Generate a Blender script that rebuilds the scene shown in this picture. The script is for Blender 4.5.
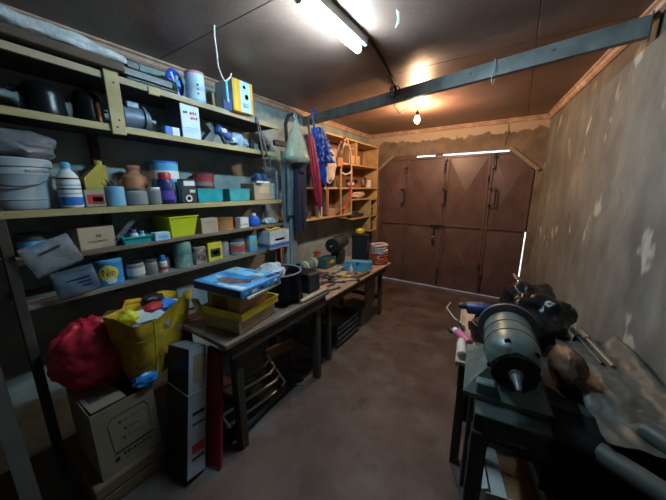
import bpy, bmesh, math, random
from mathutils import Vector, Matrix, noise as mnoise
for _o in list(bpy.data.objects): bpy.data.objects.remove(_o)
PI = math.pi
rnd = random.Random(7)
SC = bpy.context.scene
COL = SC.collection

# ------------------------------------------------------------------ camera
cd = bpy.data.cameras.new('camera'); cam = bpy.data.objects.new('camera', cd); COL.objects.link(cam)
cd.sensor_width = 36.0; cd.lens = 36.0 * 275.63 / 666.0; cd.clip_start = .02
_R = Vector((0.83398, 0.55178, -0.00273)); _U = Vector((-0.11612, 0.18034, 0.97673)); _F = Vector((-0.53943, 0.81426, -0.21447))
cam.matrix_world = Matrix(((_R.x, _U.x, -_F.x, 0), (_R.y, _U.y, -_F.y, 0), (_R.z, _U.z, -_F.z, 1.659), (0, 0, 0, 1)))
SC.camera = cam
# ------------------------------------------------------------------ world: overcast daylight outside the closed gates
w = bpy.data.worlds.new('daylight'); SC.world = w; w.use_nodes = True
bg = w.node_tree.nodes['Background']; bg.inputs[0].default_value = (.86, .93, 1, 1); bg.inputs[1].default_value = 2.6
# ------------------------------------------------------------------ exposure and lamp strengths
SC.view_settings.view_transform = 'Standard'; SC.view_settings.look = 'None'
SC.view_settings.gamma = 1; SC.view_settings.use_curve_mapping = False
SC.view_settings.exposure = 0.18
TUBE_STRENGTH = 225.0; TUBE_COLOR = (.56, .84, 1.0)
BULB_STRENGTH = 1500.0; BULB_COLOR = (1.0, .62, .36)

# ------------------------------------------------------------------ materials
MATS = {}
def mat(name, col, rough=.6, metal=0., var=.18, scale=9., bump=0., col2=None, trans=0., alpha=1., spec=.5, emit=None, bscale=None, lo=.35, hi=.68, sheen=0, stretch=None, ior=1.45):
    if name in MATS: return MATS[name]
    m = bpy.data.materials.new(name); m.use_nodes = True
    nt = m.node_tree; N = nt.nodes; L = nt.links; p = N['Principled BSDF']
    p.inputs['Roughness'].default_value = rough; p.inputs['Metallic'].default_value = metal
    p.inputs['Specular IOR Level'].default_value = spec; p.inputs['IOR'].default_value = ior
    p.inputs['Transmission Weight'].default_value = trans; p.inputs['Alpha'].default_value = alpha
    if emit:
        p.inputs['Emission Color'].default_value = (*emit[0], 1); p.inputs['Emission Strength'].default_value = emit[1]
    tc = N.new('ShaderNodeTexCoord'); mp = N.new('ShaderNodeMapping'); L.new(tc.outputs['Object'], mp.inputs[0])
    if stretch: mp.inputs['Scale'].default_value = stretch
    nz = N.new('ShaderNodeTexNoise'); nz.inputs['Scale'].default_value = scale; nz.inputs['Detail'].default_value = 6; nz.inputs['Roughness'].default_value = .6
    L.new(mp.outputs[0], nz.inputs['Vector'])
    cr = N.new('ShaderNodeValToRGB'); cr.color_ramp.elements[0].position = lo; cr.color_ramp.elements[1].position = hi
    a = tuple(c * (1 - var) for c in col); b = col2 if col2 else tuple(min(1, c * (1 + var)) for c in col)
    cr.color_ramp.elements[0].color = (*a, 1); cr.color_ramp.elements[1].color = (*b, 1)
    L.new(nz.outputs['Fac'], cr.inputs[0]); L.new(cr.outputs[0], p.inputs['Base Color'])
    if bump:
        n2 = N.new('ShaderNodeTexNoise'); n2.inputs['Scale'].default_value = bscale or scale * 4; n2.inputs['Detail'].default_value = 5
        L.new(mp.outputs[0], n2.inputs['Vector'])
        bp = N.new('ShaderNodeBump'); bp.inputs['Strength'].default_value = bump; bp.inputs['Distance'].default_value = .01
        L.new(n2.outputs['Fac'], bp.inputs['Height']); L.new(bp.outputs[0], p.inputs['Normal'])
    MATS[name] = m
    return m
def layered(m, col, scale, lo, hi, stretch=(1, 1, 1), detail=4, zedge=None):
    """adds another layer of blotches with a shape of their own to a material (wear, bare plaster, stains)"""
    nt = m.node_tree; N = nt.nodes; L = nt.links; p = N['Principled BSDF']
    src = p.inputs['Base Color'].links[0].from_socket
    tc = N.new('ShaderNodeTexCoord'); mp = N.new('ShaderNodeMapping'); mp.inputs['Scale'].default_value = stretch
    L.new(tc.outputs['Object'], mp.inputs[0])
    nz = N.new('ShaderNodeTexNoise'); nz.inputs['Scale'].default_value = scale; nz.inputs['Detail'].default_value = detail
    L.new(mp.outputs[0], nz.inputs['Vector'])
    fac = nz.outputs['Fac']
    if zedge is not None:
        sx = N.new('ShaderNodeSeparateXYZ'); L.new(tc.outputs['Object'], sx.inputs[0])
        ma = N.new('ShaderNodeMath'); ma.operation = 'MULTIPLY_ADD'; L.new(sx.outputs['Z'], ma.inputs[0]); ma.inputs[1].default_value = zedge[1]; ma.inputs[2].default_value = -zedge[0] * zedge[1]
        mb = N.new('ShaderNodeMath'); mb.operation = 'ADD'; L.new(ma.outputs[0], mb.inputs[0]); L.new(fac, mb.inputs[1]); fac = mb.outputs[0]
    mr = N.new('ShaderNodeMapRange'); mr.inputs['From Min'].default_value = lo; mr.inputs['From Max'].default_value = hi
    L.new(fac, mr.inputs['Value'])
    mx = N.new('ShaderNodeMix'); mx.data_type = 'RGBA'; L.new(mr.outputs[0], mx.inputs['Factor'])
    L.new(src, mx.inputs['A']); mx.inputs['B'].default_value = (*col, 1); L.new(mx.outputs['Result'], p.inputs['Base Color'])
    return m

floor_m = mat('floor_concrete', (.085, .055, .046), .62, var=.3, scale=2.2, bump=.25, bscale=26, col2=(.14, .098, .084))
layered(floor_m, (.135, .12, .112), 3.1, .52, .68, detail=7); layered(floor_m, (.05, .04, .038), 5, .58, .72, detail=8)
ceil_m = mat('ceiling_board', (.21, .125, .095), .44, var=.12, scale=3, bump=.18, bscale=60, col2=(.26, .16, .125))
layered(ceil_m, (.16, .095, .07), 1.6, .5, .8)
wl_m = mat('wall_teal_plaster', (.27, .355, .36), .85, var=.25, scale=5, bump=.35, bscale=22, col2=(.37, .45, .45))
layered(wl_m, (.34, .36, .33), 4, .60, .72, detail=6)
wr_m = mat('wall_grey_plaster', (.16, .16, .145), .8, var=.28, scale=3, bump=.3, bscale=18, col2=(.25, .25, .225), stretch=(1, 1, .6))
layered(wr_m, (.44, .44, .39), 4.8, .645, .69, stretch=(1, 1, .6), detail=3); layered(wr_m, (.13, .115, .09), 2.4, .55, .75, stretch=(1, 1, .35))
wb_m = mat('wall_brown_plaster', (.19, .14, .105), .85, var=.25, scale=4, bump=.5, bscale=20, col2=(.27, .20, .15))
layered(wb_m, (.46, .38, .29), 6, .5, .56, zedge=(2.42, 4.), detail=6)
trim_m = mat('trim_salmon', (.46, .28, .20), .55, var=.2, scale=10, col2=(.60, .40, .29))
layered(trim_m, (.62, .5, .4), 7, .6, .68)
gate_m = mat('gate_brown_paint', (.12, .072, .064), .40, var=.15, scale=4, bump=.08, bscale=30, col2=(.15, .092, .082))
layered(gate_m, (.085, .05, .043), 7, .62, .75, stretch=(1, 1, .4))
beam_m = mat('painted_beam', (.17, .175, .165), .5, .2, var=.3, scale=8, bump=.15)
steel_m = mat('grey_steel', (.13, .15, .16), .5, .55, var=.3, scale=8, bump=.15)
board_m = mat('raw_board', (.42, .34, .22), .7, var=.22, scale=5, bump=.2, stretch=(1, .2, 1), bscale=40, col2=(.52, .44, .30))
layered(board_m, (.3, .22, .12), 6, .6, .7, stretch=(1, .3, 1))
ybatten_m = mat('yellow_board', (.42, .33, .15), .65, var=.2, scale=6, bump=.12, stretch=(1, .25, 1), col2=(.5, .41, .21))
dkboard_m = mat('dark_board', (.055, .045, .036), .8, var=.3, scale=5, bump=.2, stretch=(1, .2, 1))
farboard_m = mat('honey_board', (.5, .31, .12), .6, var=.2, scale=6, bump=.1, stretch=(1, .2, 1), col2=(.62, .41, .18))
redwood_m = mat('red_brown_board', (.23, .10, .065), .6, var=.2, scale=6, bump=.1, stretch=(1, 1, .2))
bench_m = mat('bench_wood', (.17, .125, .095), .75, var=.35, scale=6, bump=.3, stretch=(1, .25, 1), col2=(.27, .2, .15))
bench2_m = mat('bench_ply', (.42, .27, .17), .6, var=.25, scale=5, bump=.12, stretch=(1, .3, 1), col2=(.52, .36, .24))
leg_m = mat('dark_leg_wood', (.07, .058, .05), .75, var=.3, scale=7, bump=.25, stretch=(1, 1, .2))
black_m = mat('black_plastic', (.012, .013, .016), .38, var=.2, scale=12)
blackmat_m = mat('black_matt', (.014, .014, .016), .75, var=.3, scale=10, bump=.15)
blackgloss_m = mat('black_enamel', (.008, .009, .012), .3, var=.2, scale=6, spec=.35)
dark_m = mat('dark_grey_metal', (.05, .055, .06), .5, .4, var=.35, scale=12, bump=.2)
rust_m = mat('rusty_metal', (.12, .075, .055), .65, .35, var=.35, scale=16, bump=.25, col2=(.2, .15, .13))
chrome_m = mat('bright_steel', (.75, .78, .8), .3, .85, var=.1)
white_m = mat('white_plastic', (.72, .74, .74), .45, var=.06)
offw_m = mat('off_white', (.62, .62, .58), .6, var=.1)
card_m = mat('cardboard', (.36, .25, .155), .8, var=.14, scale=5, bump=.06)
cardpale_m = mat('pale_cardboard', (.44, .36, .25), .8, var=.12, scale=5, bump=.06)
carddark_m = mat('dark_cardboard', (.2, .125, .075), .8, var=.18, scale=5)
ink_m = mat('dark_ink', (.03, .03, .035), .6, var=.05)
blue_m = mat('blue_print', (.03, .17, .62), .45, var=.15)
navy_m = mat('navy_plastic', (.015, .03, .14), .4, var=.2)
cyan_m = mat('sky_blue', (.12, .48, .80), .45, var=.12)
teal_m = mat('teal_plastic', (.02, .36, .42), .4, var=.15)
red_m = mat('red_plastic', (.5, .035, .04), .42, var=.15)
yellow_m = mat('yellow_paint', (.78, .56, .03), .5, var=.12)
lime_m = mat('lime_plastic', (.58, .66, .025), .42, var=.08)
orange_m = mat('orange_card', (.72, .38, .05), .6, var=.1)
clay_m = mat('clay_plastic', (.42, .17, .09), .6, var=.18, scale=9)
green_m = mat('green_paint', (.06, .22, .13), .5, var=.2)
glass_m = mat('jar_glass', (.72, .80, .82), .12, var=.05, alpha=.34)
clear_m = mat('clear_film', (.34, .38, .43), .2, var=.3, alpha=.5, bump=.5, bscale=9)
greybag_m = mat('grey_film', (.15, .165, .185), .3, var=.2, bump=.4, bscale=9)
paper_m = mat('white_paper', (.75, .77, .78), .6, var=.06)

# ------------------------------------------------------------------ mesh helpers
def box(bm, c, s, rz=0., bev=0., rot=None):
    m = Matrix.Translation(c) @ (rot.to_4x4() if rot else Matrix.Rotation(rz, 4, 'Z')) @ Matrix.Diagonal((s[0], s[1], s[2], 1))
    r = bmesh.ops.create_cube(bm, size=1, matrix=m)
    if bev:
        es = list({e for v in r['verts'] for e in v.link_edges})
        bmesh.ops.bevel(bm, geom=es, offset=bev, segments=1, affect='EDGES', profile=.5)
    return bm
def lathe(bm, prof, c=(0, 0, 0), seg=20, rot=None, cap=True, squash=1.):
    M_ = Matrix.Translation(c) @ (rot.to_4x4() if rot else Matrix())
    rings = []
    for r, z in prof:
        rings.append([bm.verts.new(M_ @ Vector((r * math.cos(2 * PI * k / seg), squash * r * math.sin(2 * PI * k / seg), z))) for k in range(seg)])
    for a, b in zip(rings, rings[1:]):
        for k in range(seg): bm.faces.new((a[k], a[(k + 1) % seg], b[(k + 1) % seg], b[k]))
    if cap:
        bm.faces.new(list(reversed(rings[0]))); bm.faces.new(rings[-1])
    return bm
def tube(bm, pts, r, seg=8, closed=False, r2=None, flat=1.):
    pts = [Vector(p) for p in pts]; n = len(pts); rings = []
    up = Vector((0, 0, 1)); prev = None
    for i, p in enumerate(pts):
        if closed: t = (pts[(i + 1) % n] - pts[i - 1]).normalized()
        else: t = (pts[min(i + 1, n - 1)] - pts[max(i - 1, 0)]).normalized()
        if prev is None:
            a = t.cross(up)
            if a.length < 1e-3: a = t.cross(Vector((1, 0, 0)))
            a.normalize()
        else: a = (prev - t * prev.dot(t)).normalized()
        prev = a; b = t.cross(a)
        rr = r if r2 is None else r + (r2 - r) * i / (n - 1)
        rings.append([bm.verts.new(p + rr * (math.cos(2 * PI * k / seg) * a + flat * math.sin(2 * PI * k / seg) * b)) for k in range(seg)])
    for i in range(n if closed else n - 1):
        A = rings[i]; B_ = rings[(i + 1) % n]
        for k in range(seg): bm.faces.new((A[k], A[(k + 1) % seg], B_[(k + 1) % seg], B_[k]))
    if not closed:
        bm.faces.new(list(reversed(rings[0]))); bm.faces.new(rings[-1])
    return bm
def prism(bm, poly, a, b, axis='z'):
    """polygon in two coordinates, extruded from a to b along the third one"""
    def P(u, v, t):
        return {'z': (u, v, t), 'y': (u, t, v), 'x': (t, u, v)}[axis]
    A = [bm.verts.new(P(u, v, a)) for u, v in poly]; B_ = [bm.verts.new(P(u, v, b)) for u, v in poly]
    n = len(poly); bm.faces.new(A); bm.faces.new(list(reversed(B_)))
    for k in range(n): bm.faces.new((A[k], B_[k], B_[(k + 1) % n], A[(k + 1) % n]))
    bmesh.ops.recalc_face_normals(bm, faces=bm.faces)
    return bm
def blob(bm, c, rad, amp=.15, freq=2.5, seed=0, sub=3, flatz=None, rz=0):
    r = bmesh.ops.create_icosphere(bm, subdivisions=sub, radius=1)
    R_ = Matrix.Rotation(rz, 3, 'Z')
    for v in r['verts']:
        d = v.co.copy(); k = 1 + amp * mnoise.noise(d * freq + Vector((seed * 3.1, seed, 0))) + amp * .5 * mnoise.noise(d * freq * 2.7 + Vector((seed, 5, seed)))
        q = Vector((d.x * rad[0] * k, d.y * rad[1] * k, d.z * rad[2] * k))
        if flatz is not None and q.z < flatz: q.z = flatz
        v.co = R_ @ q + Vector(c)
    return bm
def sheet(bm, fn, nu=16, nv=16, thick=.004):
    g = [[bm.verts.new(fn(i / nu, j / nv)) for j in range(nv + 1)] for i in range(nu + 1)]
    fs = [bm.faces.new((g[i][j], g[i + 1][j], g[i + 1][j + 1], g[i][j + 1])) for i in range(nu) for j in range(nv)]
    if thick:
        bmesh.ops.solidify(bm, geom=fs, thickness=thick)
    return bm
def NB(): return bmesh.new()
def obj(name, bm, m, parent=None, loc=None, rot=None, smooth=35):
    me = bpy.data.meshes.new(name); bmesh.ops.recalc_face_normals(bm, faces=bm.faces); bm.to_mesh(me); bm.free()
    if smooth:
        me.polygons.foreach_set('use_smooth', [True] * len(me.polygons)); me.set_sharp_from_angle(angle=math.radians(smooth))
    me.materials.append(m)
    o = bpy.data.objects.new(name, me); COL.objects.link(o)
    if parent: o.parent = parent
    if loc: o.location = loc
    if rot: o.rotation_euler = rot
    return o
def tag(o, label, cat, group=None):
    o['label'] = label; o['category'] = cat
    if group: o['group'] = group
    return o
def thing(name, label, cat, loc=(0, 0, 0), rz=0., group=None, rot=None):
    o = bpy.data.objects.new(name, None); COL.objects.link(o); o.empty_display_size = .05
    o.location = loc; o.rotation_euler = rot if rot else (0, 0, rz)
    return tag(o, label, cat, group)
def struct(name, bm, m, parent=None, smooth=0, **k):
    o = obj(name, bm, m, parent, smooth=smooth, **k)
    if not parent: o['kind'] = 'structure'
    return o
def bx(name, c, s, m, parent=None, bev=.003, rz=0., rot=None):
    return obj(name, box(NB(), c, s, rz, bev, rot), m, parent, smooth=0)
def text(name, s, size, m, parent, fn, width=None):
    """lettering as a thin mesh; fn maps flat text x,y (centred) to the surface"""
    cu = bpy.data.curves.new('lettering', 'FONT'); cu.body = s; cu.size = size; cu.align_x = 'CENTER'; cu.align_y = 'CENTER'; cu.resolution_u = 2
    t = bpy.data.objects.new('lettering', cu); COL.objects.link(t)
    dg = bpy.context.evaluated_depsgraph_get(); me = bpy.data.meshes.new_from_object(t.evaluated_get(dg))
    bpy.data.objects.remove(t); bpy.data.curves.remove(cu)
    if len(me.vertices) == 0: return None
    b = bmesh.new(); b.from_mesh(me); bpy.data.meshes.remove(me)
    sc = 1.
    if width:
        xs = [v.co.x for v in b.verts]; sc = width / max(1e-6, max(xs) - min(xs))
    for v in b.verts: v.co = fn(v.co.x * sc, v.co.y)
    return obj(name, b, m, parent, smooth=0)
def smudge(name, w_, h_, m, parent, fn, n=6, seed=1):
    """print too small to read: a row of uneven little strokes on a surface"""
    rr = random.Random(seed); b = NB(); x = -w_ / 2; st = w_ / n
    for k in range(n):
        ww = st * rr.uniform(.45, .85); hh = h_ * rr.uniform(.6, 1.); z = rr.uniform(-.1, .1) * h_
        b.faces.new([b.verts.new(fn(*q)) for q in ((x, z - hh / 2), (x + ww, z - hh / 2), (x + ww, z + hh / 2), (x, z + hh / 2))]); x += st
    return obj(name, b, m, parent, smooth=0)
def onx(x, y0, z0): return lambda u, v: Vector((x, y0 + u, z0 + v))           # on a face looking along +x
def oncyl(r, z0, a0=0.): return lambda u, v: Vector((r * math.cos(a0 + u / r), r * math.sin(a0 + u / r), z0 + v))

# ------------------------------------------------------------------ room shell
XL = -2.387; YB = 4.768; H = 2.6; YF = -1.7
def XR(y): return .232 + (YB - y) * .11715
b = NB(); prism(b, [(XL - .3, YF - .3), (XR(YF) + .3, YF - .3), (XR(YB) + .3, YB + .2), (XL - .3, YB + .2)], -.12, 0); floor = struct('floor', b, floor_m)
b = NB(); prism(b, [(XL - .15, YF - .2), (XL, YF - .2), (XL, YB + .15), (XL - .15, YB + .15)], 0, H + .1); struct('wall_left', b, wl_m)
b = NB(); prism(b, [(XR(YF - .2), YF - .2), (XR(YF - .2) + .15, YF - .2), (XR(YB + .15) + .15, YB + .15), (XR(YB + .15), YB + .15)], 0, H + .1); struct('wall_right', b, wr_m)
b = NB(); prism(b, [(XL, YF - .2), (XR(YF), YF - .2), (XR(YF), YF), (XL, YF)], 0, H + .1); struct('wall_front', b, wr_m)
# back wall round the gate opening (its top corners are cut off)
b = NB(); t0, t1 = YB, YB + .15; OXL, OXR, OZ = -2.14, .15, 2.21
prism(b, [(XL, 0), (OXL, 0), (OXL, 2.02), (-1.90, OZ), (-1.90, H + .1), (XL, H + .1)], t0, t1, 'y')
prism(b, [(-1.90, OZ), (-.17, OZ), (-.17, H + .1), (-1.90, H + .1)], t0, t1, 'y')
prism(b, [(-.17, OZ), (OXR, 1.93), (OXR, 0), (XR(YB), 0), (XR(YB), H + .1), (-.17, H + .1)], t0, t1, 'y')
struct('wall_back', b, wb_m)
# ceiling: boards nailed up under a deck
b = NB(); prism(b, [(XL - .15, YF - .2), (XR(YF) + .2, YF - .2), (XR(YF) + .2, YB + .15), (XL - .15, YB + .15)], H + .012, H + .1); ceiling = struct('ceiling', b, leg_m)
ys = [YF, -1.24, -.02, 1.20, 2.42, 3.64, YB]; xs = [XL, -.02, XR(YF)]
for j in range(len(ys) - 1):
    for i in range(2):
        x1 = xs[i + 1] if i == 0 else XR(ys[j]) + .02
        bx('ceiling_board', ((xs[i] + x1) / 2, (ys[j] + ys[j + 1]) / 2, H + .006), (x1 - xs[i] - .004, ys[j + 1] - ys[j] - .004, .012), ceil_m, ceiling, bev=.002)
# cornice
def cornice(name, p, q, nrm):
    p = Vector(p); q = Vector(q); n = Vector(nrm).normalized(); b = NB()
    prof = [(0, 0), (.055, 0), (.055, -.012), (.038, -.02), (.03, -.04), (.014, -.055), (0, -.055)]
    A = [b.verts.new(p + n * u + Vector((0, 0, v))) for u, v in prof]; B_ = [b.verts.new(q + n * u + Vector((0, 0, v))) for u, v in prof]
    k = len(prof); b.faces.new(A); b.faces.new(list(reversed(B_)))
    for i in range(k): b.faces.new((A[i], B_[i], B_[(i + 1) % k], A[(i + 1) % k]))
    return struct(name, b, trim_m)
cornice('trim_1', (XL, YF, H), (XL, YB, H), (1, 0, 0))
cornice('trim_2', (XL, YB, H), (XR(YB), YB, H), (0, -1, 0))
cornice('trim_3', (XR(YF), YF, H), (XR(YB), YB, H), (-1, -.117, 0))
# ground outside
b = NB(); box(b, (-1, YB + 3.2, -.09), (9, 6.0, .1)); o = struct('driveway', b, mat('pale_concrete', (.5, .5, .48), .8)); o['label'] = 'pale concrete ground outside the gate'
# diagonal corner braces of the gate frame
b = NB(); prism(b, [(-.205, 2.215), (-.155, 2.23), (.20, 1.93), (.165, 1.895)], YB - .035, YB + .01, 'y'); struct('trim_4', b, mat('brace_plaster', (.3, .22, .16), .8, bump=.2))
b = NB(); prism(b, [(-1.90, 2.235), (-1.86, 2.215), (-2.14, 1.985), (-2.17, 2.02)], YB - .03, YB + .01, 'y'); struct('trim_5', b, MATS['brace_plaster'])
# head rail over the gate, leaving daylight slits
b = NB(); box(b, (-1.72, YB + .02, 2.195), (.42, .05, .04)); box(b, (-.62, YB + .03, 2.224), (1.25, .02, .012)); struct('trim_6', b, gate_m)

# ------------------------------------------------------------------ gate of four leaves
YD = YB + .02
def clip(poly, f):
    out = []
    for i, p in enumerate(poly):
        q = poly[(i + 1) % len(poly)]; a, c = f(p), f(q)
        if a >= 0: out.append(p)
        if a * c < 0: t = a / (a - c); out.append((p[0] + (q[0] - p[0]) * t, p[1] + (q[1] - p[1]) * t))
    return out
def cutL(p): return -(p[1] - 2.03) + (p[0] + 2.135) * .80
def cutR(p): return -(p[1] - 1.92) + (.145 - p[0]) * .90
def leaf(n, x0, x1, cut=None, slant=0.):
    root = bpy.data.objects.new('door_%d' % n, None); COL.objects.link(root); root['kind'] = 'structure'; root['label'] = 'brown steel gate leaf with pressed diamond panels'
    zb, zt, zm, w_ = .014, 2.168, 1.077, .035
    if n == 4: xr = lambda z: x1 - slant * max(0, min(1, (1.15 - z) / 1.1))
    else: xr = lambda z: x1
    def bar(name, poly, y0, y1):
        if cut: poly = clip(poly, cut)
        if len(poly) > 2: obj(name, prism(NB(), poly, y0, y1, 'y'), gate_m, root, smooth=0)
    bar('stile', [(x0, zb), (x0 + w_, zb), (x0 + w_, zt), (x0, zt)], YD - .02, YD + .015)
    bar('stile', [(xr(zb) - w_, zb), (xr(zb), zb), (xr(zm), zm), (xr(zt), zt), (xr(zt) - w_, zt), (xr(zm) - w_, zm)], YD - .02, YD + .015)
    for z in (zb, zm - .018, zt - .03): bar('rail', [(x0, z), (xr(z), z), (xr(z), z + .036), (x0, z + .036)], YD - .024, YD + .012)
    if cut:
        e = [(-2.135, 2.03), (-1.9, 2.218), (-1.9, 2.178), (-2.1, 2.018)] if n == 1 else [(.145, 1.92), (-.155, 2.19), (-.19, 2.185), (.11, 1.915)]
        obj('rail', prism(NB(), e, YD - .02, YD + .014, 'y'), gate_m, root, smooth=0)
    # pressed panels: four facets rising to a point, clipped at the cut corner
    for z0, z1 in ((zb + .02, zm - .01), (zm + .01, zt - .012)):
        a, c = x0 + .02, min(xr(z0), xr(z1)) - .02
        cx, cz = (a + c) / 2, (z0 + z1) / 2; bm_ = NB()
        crn = [(a, z0), (c, z0), (c, z1), (a, z1)]
        def yy(p):   # relief: pyramid height towards the room
            u = abs(p[0] - cx) / ((c - a) / 2); v = abs(p[1] - cz) / ((z1 - z0) / 2)
            return YD - .03 * (1 - max(u, v))
        for k in range(4):
            tri = [crn[k], crn[(k + 1) % 4], (cx, cz)]
            if cut: tri = clip(tri, cut)
            if len(tri) > 2: bm_.faces.new([bm_.verts.new((p[0], yy(p), p[1])) for p in tri])
        bmesh.ops.remove_doubles(bm_, verts=bm_.verts, dist=1e-4)
        bmesh.ops.solidify(bm_, geom=bm_.faces[:], thickness=.003)
        obj('panel', bm_, gate_m, root, smooth=0)
    return root
b = NB(); box(b, (.155, YD + .035, 1.55), (.09, .02, 1.0)); box(b, (-2.14, YD + .035, 1.0), (.09, .02, 2.0)); box(b, (-1.72, YD + .03, 2.19), (.44, .01, .07)); box(b, (-1.14, YD + .03, 2.19), (.12, .01, .07)); struct('daylight_stop', b, gate_m)  # strips added behind the gate to block daylight at its edges
xd = [-2.128, -1.632, -1.004, -.392, .138]
leaves = [leaf(i + 1, xd[i] + .003, xd[i + 1] - .003, cut={0: cutL, 3: cutR}.get(i), slant=.012) for i in range(4)]
for i in range(3): bx('seam_light_stop', (xd[i + 1], YD + .024, 1.09), (.05, .008, 2.15), gate_m, leaves[i], bev=0)  # added behind the leaf seams to keep daylight from showing through
def pull(root, x, z, h=.2, w_=.055):
    b = NB(); tube(b, [(x, YD - .02, z + h / 2), (x, YD - .07, z + h / 2), (x + w_, YD - .075, z + h / 2), (x + w_, YD - .075, z - h / 2), (x, YD - .07, z - h / 2), (x, YD - .02, z - h / 2)], .011, 6)
    obj('pull_handle', b, blackmat_m, root)
pull(leaves[0], -1.70, 1.54, .24); pull(leaves[1], -1.025, 1.54, .24, .04); pull(leaves[3], -.37, 1.545, .24, .085)
def bolt(root, x, z, h):
    p = obj('bolt', tube(NB(), [(x, YD - .05, z), (x, YD - .05, z + h), (x + .035, YD - .06, z + h)], .008, 6), dark_m, root)
    for k in (.2, .8): bx('bracket', (x, YD - .04, z + h * k), (.04, .035, .025), dark_m, p, bev=.002)
bolt(leaves[1], -1.02, 1.90, .2); bolt(leaves[3], -.35, 1.92, .24); bolt(leaves[0], -1.65, 1.92, .1)
bolt(leaves[3], -.37, .05, .3); bolt(leaves[1], -1.02, .05, .3)
for lf, x in ((leaves[1], -1.1), (leaves[2], -.985)):
    bx('hasp', (x, YD - .05, 1.075), (.16 if lf is leaves[1] else .05, .02, .03), dark_m, lf)
h_ = bx('hasp', (-1.12, YD - .052, .97), (.03, .018, .2), dark_m, leaves[1])
for i, x in ((0, -1.638), (2, -.398), (2, -.398)):
    for z in (.45, 1.8): obj('hinge', lathe(NB(), [(.01, -.05), (.01, .05)], (x, YD - .028, z), 8), dark_m, leaves[i])
# ------------------------------------------------------------------ padlock on the hasp
t = thing('padlock', 'dark padlock hanging from the hasp between the two middle gate leaves', 'padlock', (-1.12, YD - .075, .80))
obj('body', lathe(NB(), [(.026, 0), (.03, .006), (.03, .044), (.026, .05)], (0, 0, 0), 14, squash=.5), dark_m, t)
obj('shackle', tube(NB(), [(-.016, 0, .045), (-.016, 0, .075), (-.008, 0, .09), (.008, 0, .09), (.016, 0, .075), (.016, 0, .045)], .004, 6), chrome_m, t)

# ------------------------------------------------------------------ beam and lamps
P0 = Vector((XL + .004, 2.955, 2.5)); P1 = Vector((.494, 2.335, 2.5)); dv = P1 - P0; az = math.atan2(dv.y, dv.x)
t = thing('ceiling_beam', 'grey steel channel beam spanning the room under the ceiling', 'beam', (P0 + P1) / 2, az)
L_ = dv.length - .02
b = NB(); prism(b, [(-.025, -.05), (.025, -.05), (.025, -.042), (-.017, -.042), (-.017, .042), (.025, .042), (.025, .05), (-.025, .05)], -L_ / 2, L_ / 2, 'x'); obj('channel', b, beam_m, t, smooth=0)
for k in (-1, 1): bx('end_plate', (k * (L_ / 2 - .004), 0, 0), (.008, .09, .12), steel_m, t)
for k in (-.9, -.2, .55, 1.05): obj('rivet', lathe(NB(), [(.009, 0), (.006, .006)], (k, -.025, .012), 8, Matrix.Rotation(PI / 2, 3, 'X')), steel_m, t)

LX = -.958
t = thing('tube_light', 'white fluorescent batten with a single lit tube on the ceiling', 'lamp', (LX, 1.455, H))
obj('housing', prism(NB(), [(-.045, 0), (.045, 0), (.04, -.045), (-.04, -.045)], -.335, .335, 'y'), white_m, t, smooth=0)
for k in (-1, 1):
    q = bx('lamp_holder', (0, k * .307, -.065), (.03, .022, .05), white_m, t, bev=.004)
tube_e = mat('tube_glow', (1, 1, 1), .5, var=0, emit=(TUBE_COLOR, TUBE_STRENGTH))
tb = obj('tube', tube(NB(), [(0, -.295, -.075), (0, .295, -.075)], .020, 16), tube_e, t)
for k in (-1, 1): obj('tube_cap', tube(NB(), [(0, k * .285, -.075), (0, k * .297, -.075)], .0208, 14), chrome_m, tb)

BP = Vector((-1.085, 3.41, 2.45))
t = thing('light_bulb', 'lit warm bulb in a black socket hanging near the gate', 'lamp', BP)
obj('bulb', lathe(NB(), [(.002, -.045), (.014, -.042), (.025, -.03), (.03, -.012), (.027, .008), (.018, .028), (.013, .04)], (0, 0, 0), 18), mat('bulb_glow', (1, 1, 1), .4, var=0, emit=(BULB_COLOR, BULB_STRENGTH)), t, smooth=80)
obj('socket', lathe(NB(), [(.02, .036), (.022, .05), (.02, .08), (.01, .09)], (0, 0, 0), 14), blackmat_m, t)
obj('flex', tube(NB(), [(0, 0, .088), (.004, .002, .12), (0, 0, .15)], .004, 6), blackmat_m, t)
obj('ceiling_rose', lathe(NB(), [(.03, .15), (.03, .142), (.02, .134)], (0, 0, 0), 16), offw_m, t)

def wire(name, label, cat, pts, r, m, group=None):
    return tag(obj(name, tube(NB(), pts, r, 6), m), label, cat, group)
wire('power_cable', 'dark cable stapled along the ceiling from the tube light to the beam', 'cable', [(-.91, 1.80, 2.588), (-.93, 1.95, 2.592), (-.97, 2.2, 2.592), (-1.01, 2.42, 2.592), (-1.05, 2.6, 2.585), (-1.07, 2.68, 2.56)], .008, blackmat_m)
t = thing('cable_bundle', 'tangled coil of dark cable tied on top of the steel beam', 'cable', (-1.07, 2.68, 2.54))
rr = random.Random(3)
for k in range(4):
    cx = rr.uniform(-.03, .03); pts = [(cx + .03 * math.cos(a) + rr.uniform(-.006, .006), -.05 + .03 * math.sin(a * .5), .005 + .05 * math.sin(a) - .02 * k * .3) for a in [i * PI / 6 for i in range(12)]]
    obj('cable_loop', tube(NB(), pts, .005, 6, closed=True), blackmat_m, t)
wire('bulb_cable', 'thin twisted wire drooping from the beam to the bulb', 'cable', [(-1.08, 2.72, 2.55), (-1.10, 2.74, 2.44), (-1.09, 2.85, 2.40), (-1.10, 3.0, 2.45), (-1.095, 3.2, 2.56), (-1.09, 3.37, 2.594)], .004, rust_m)
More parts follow.
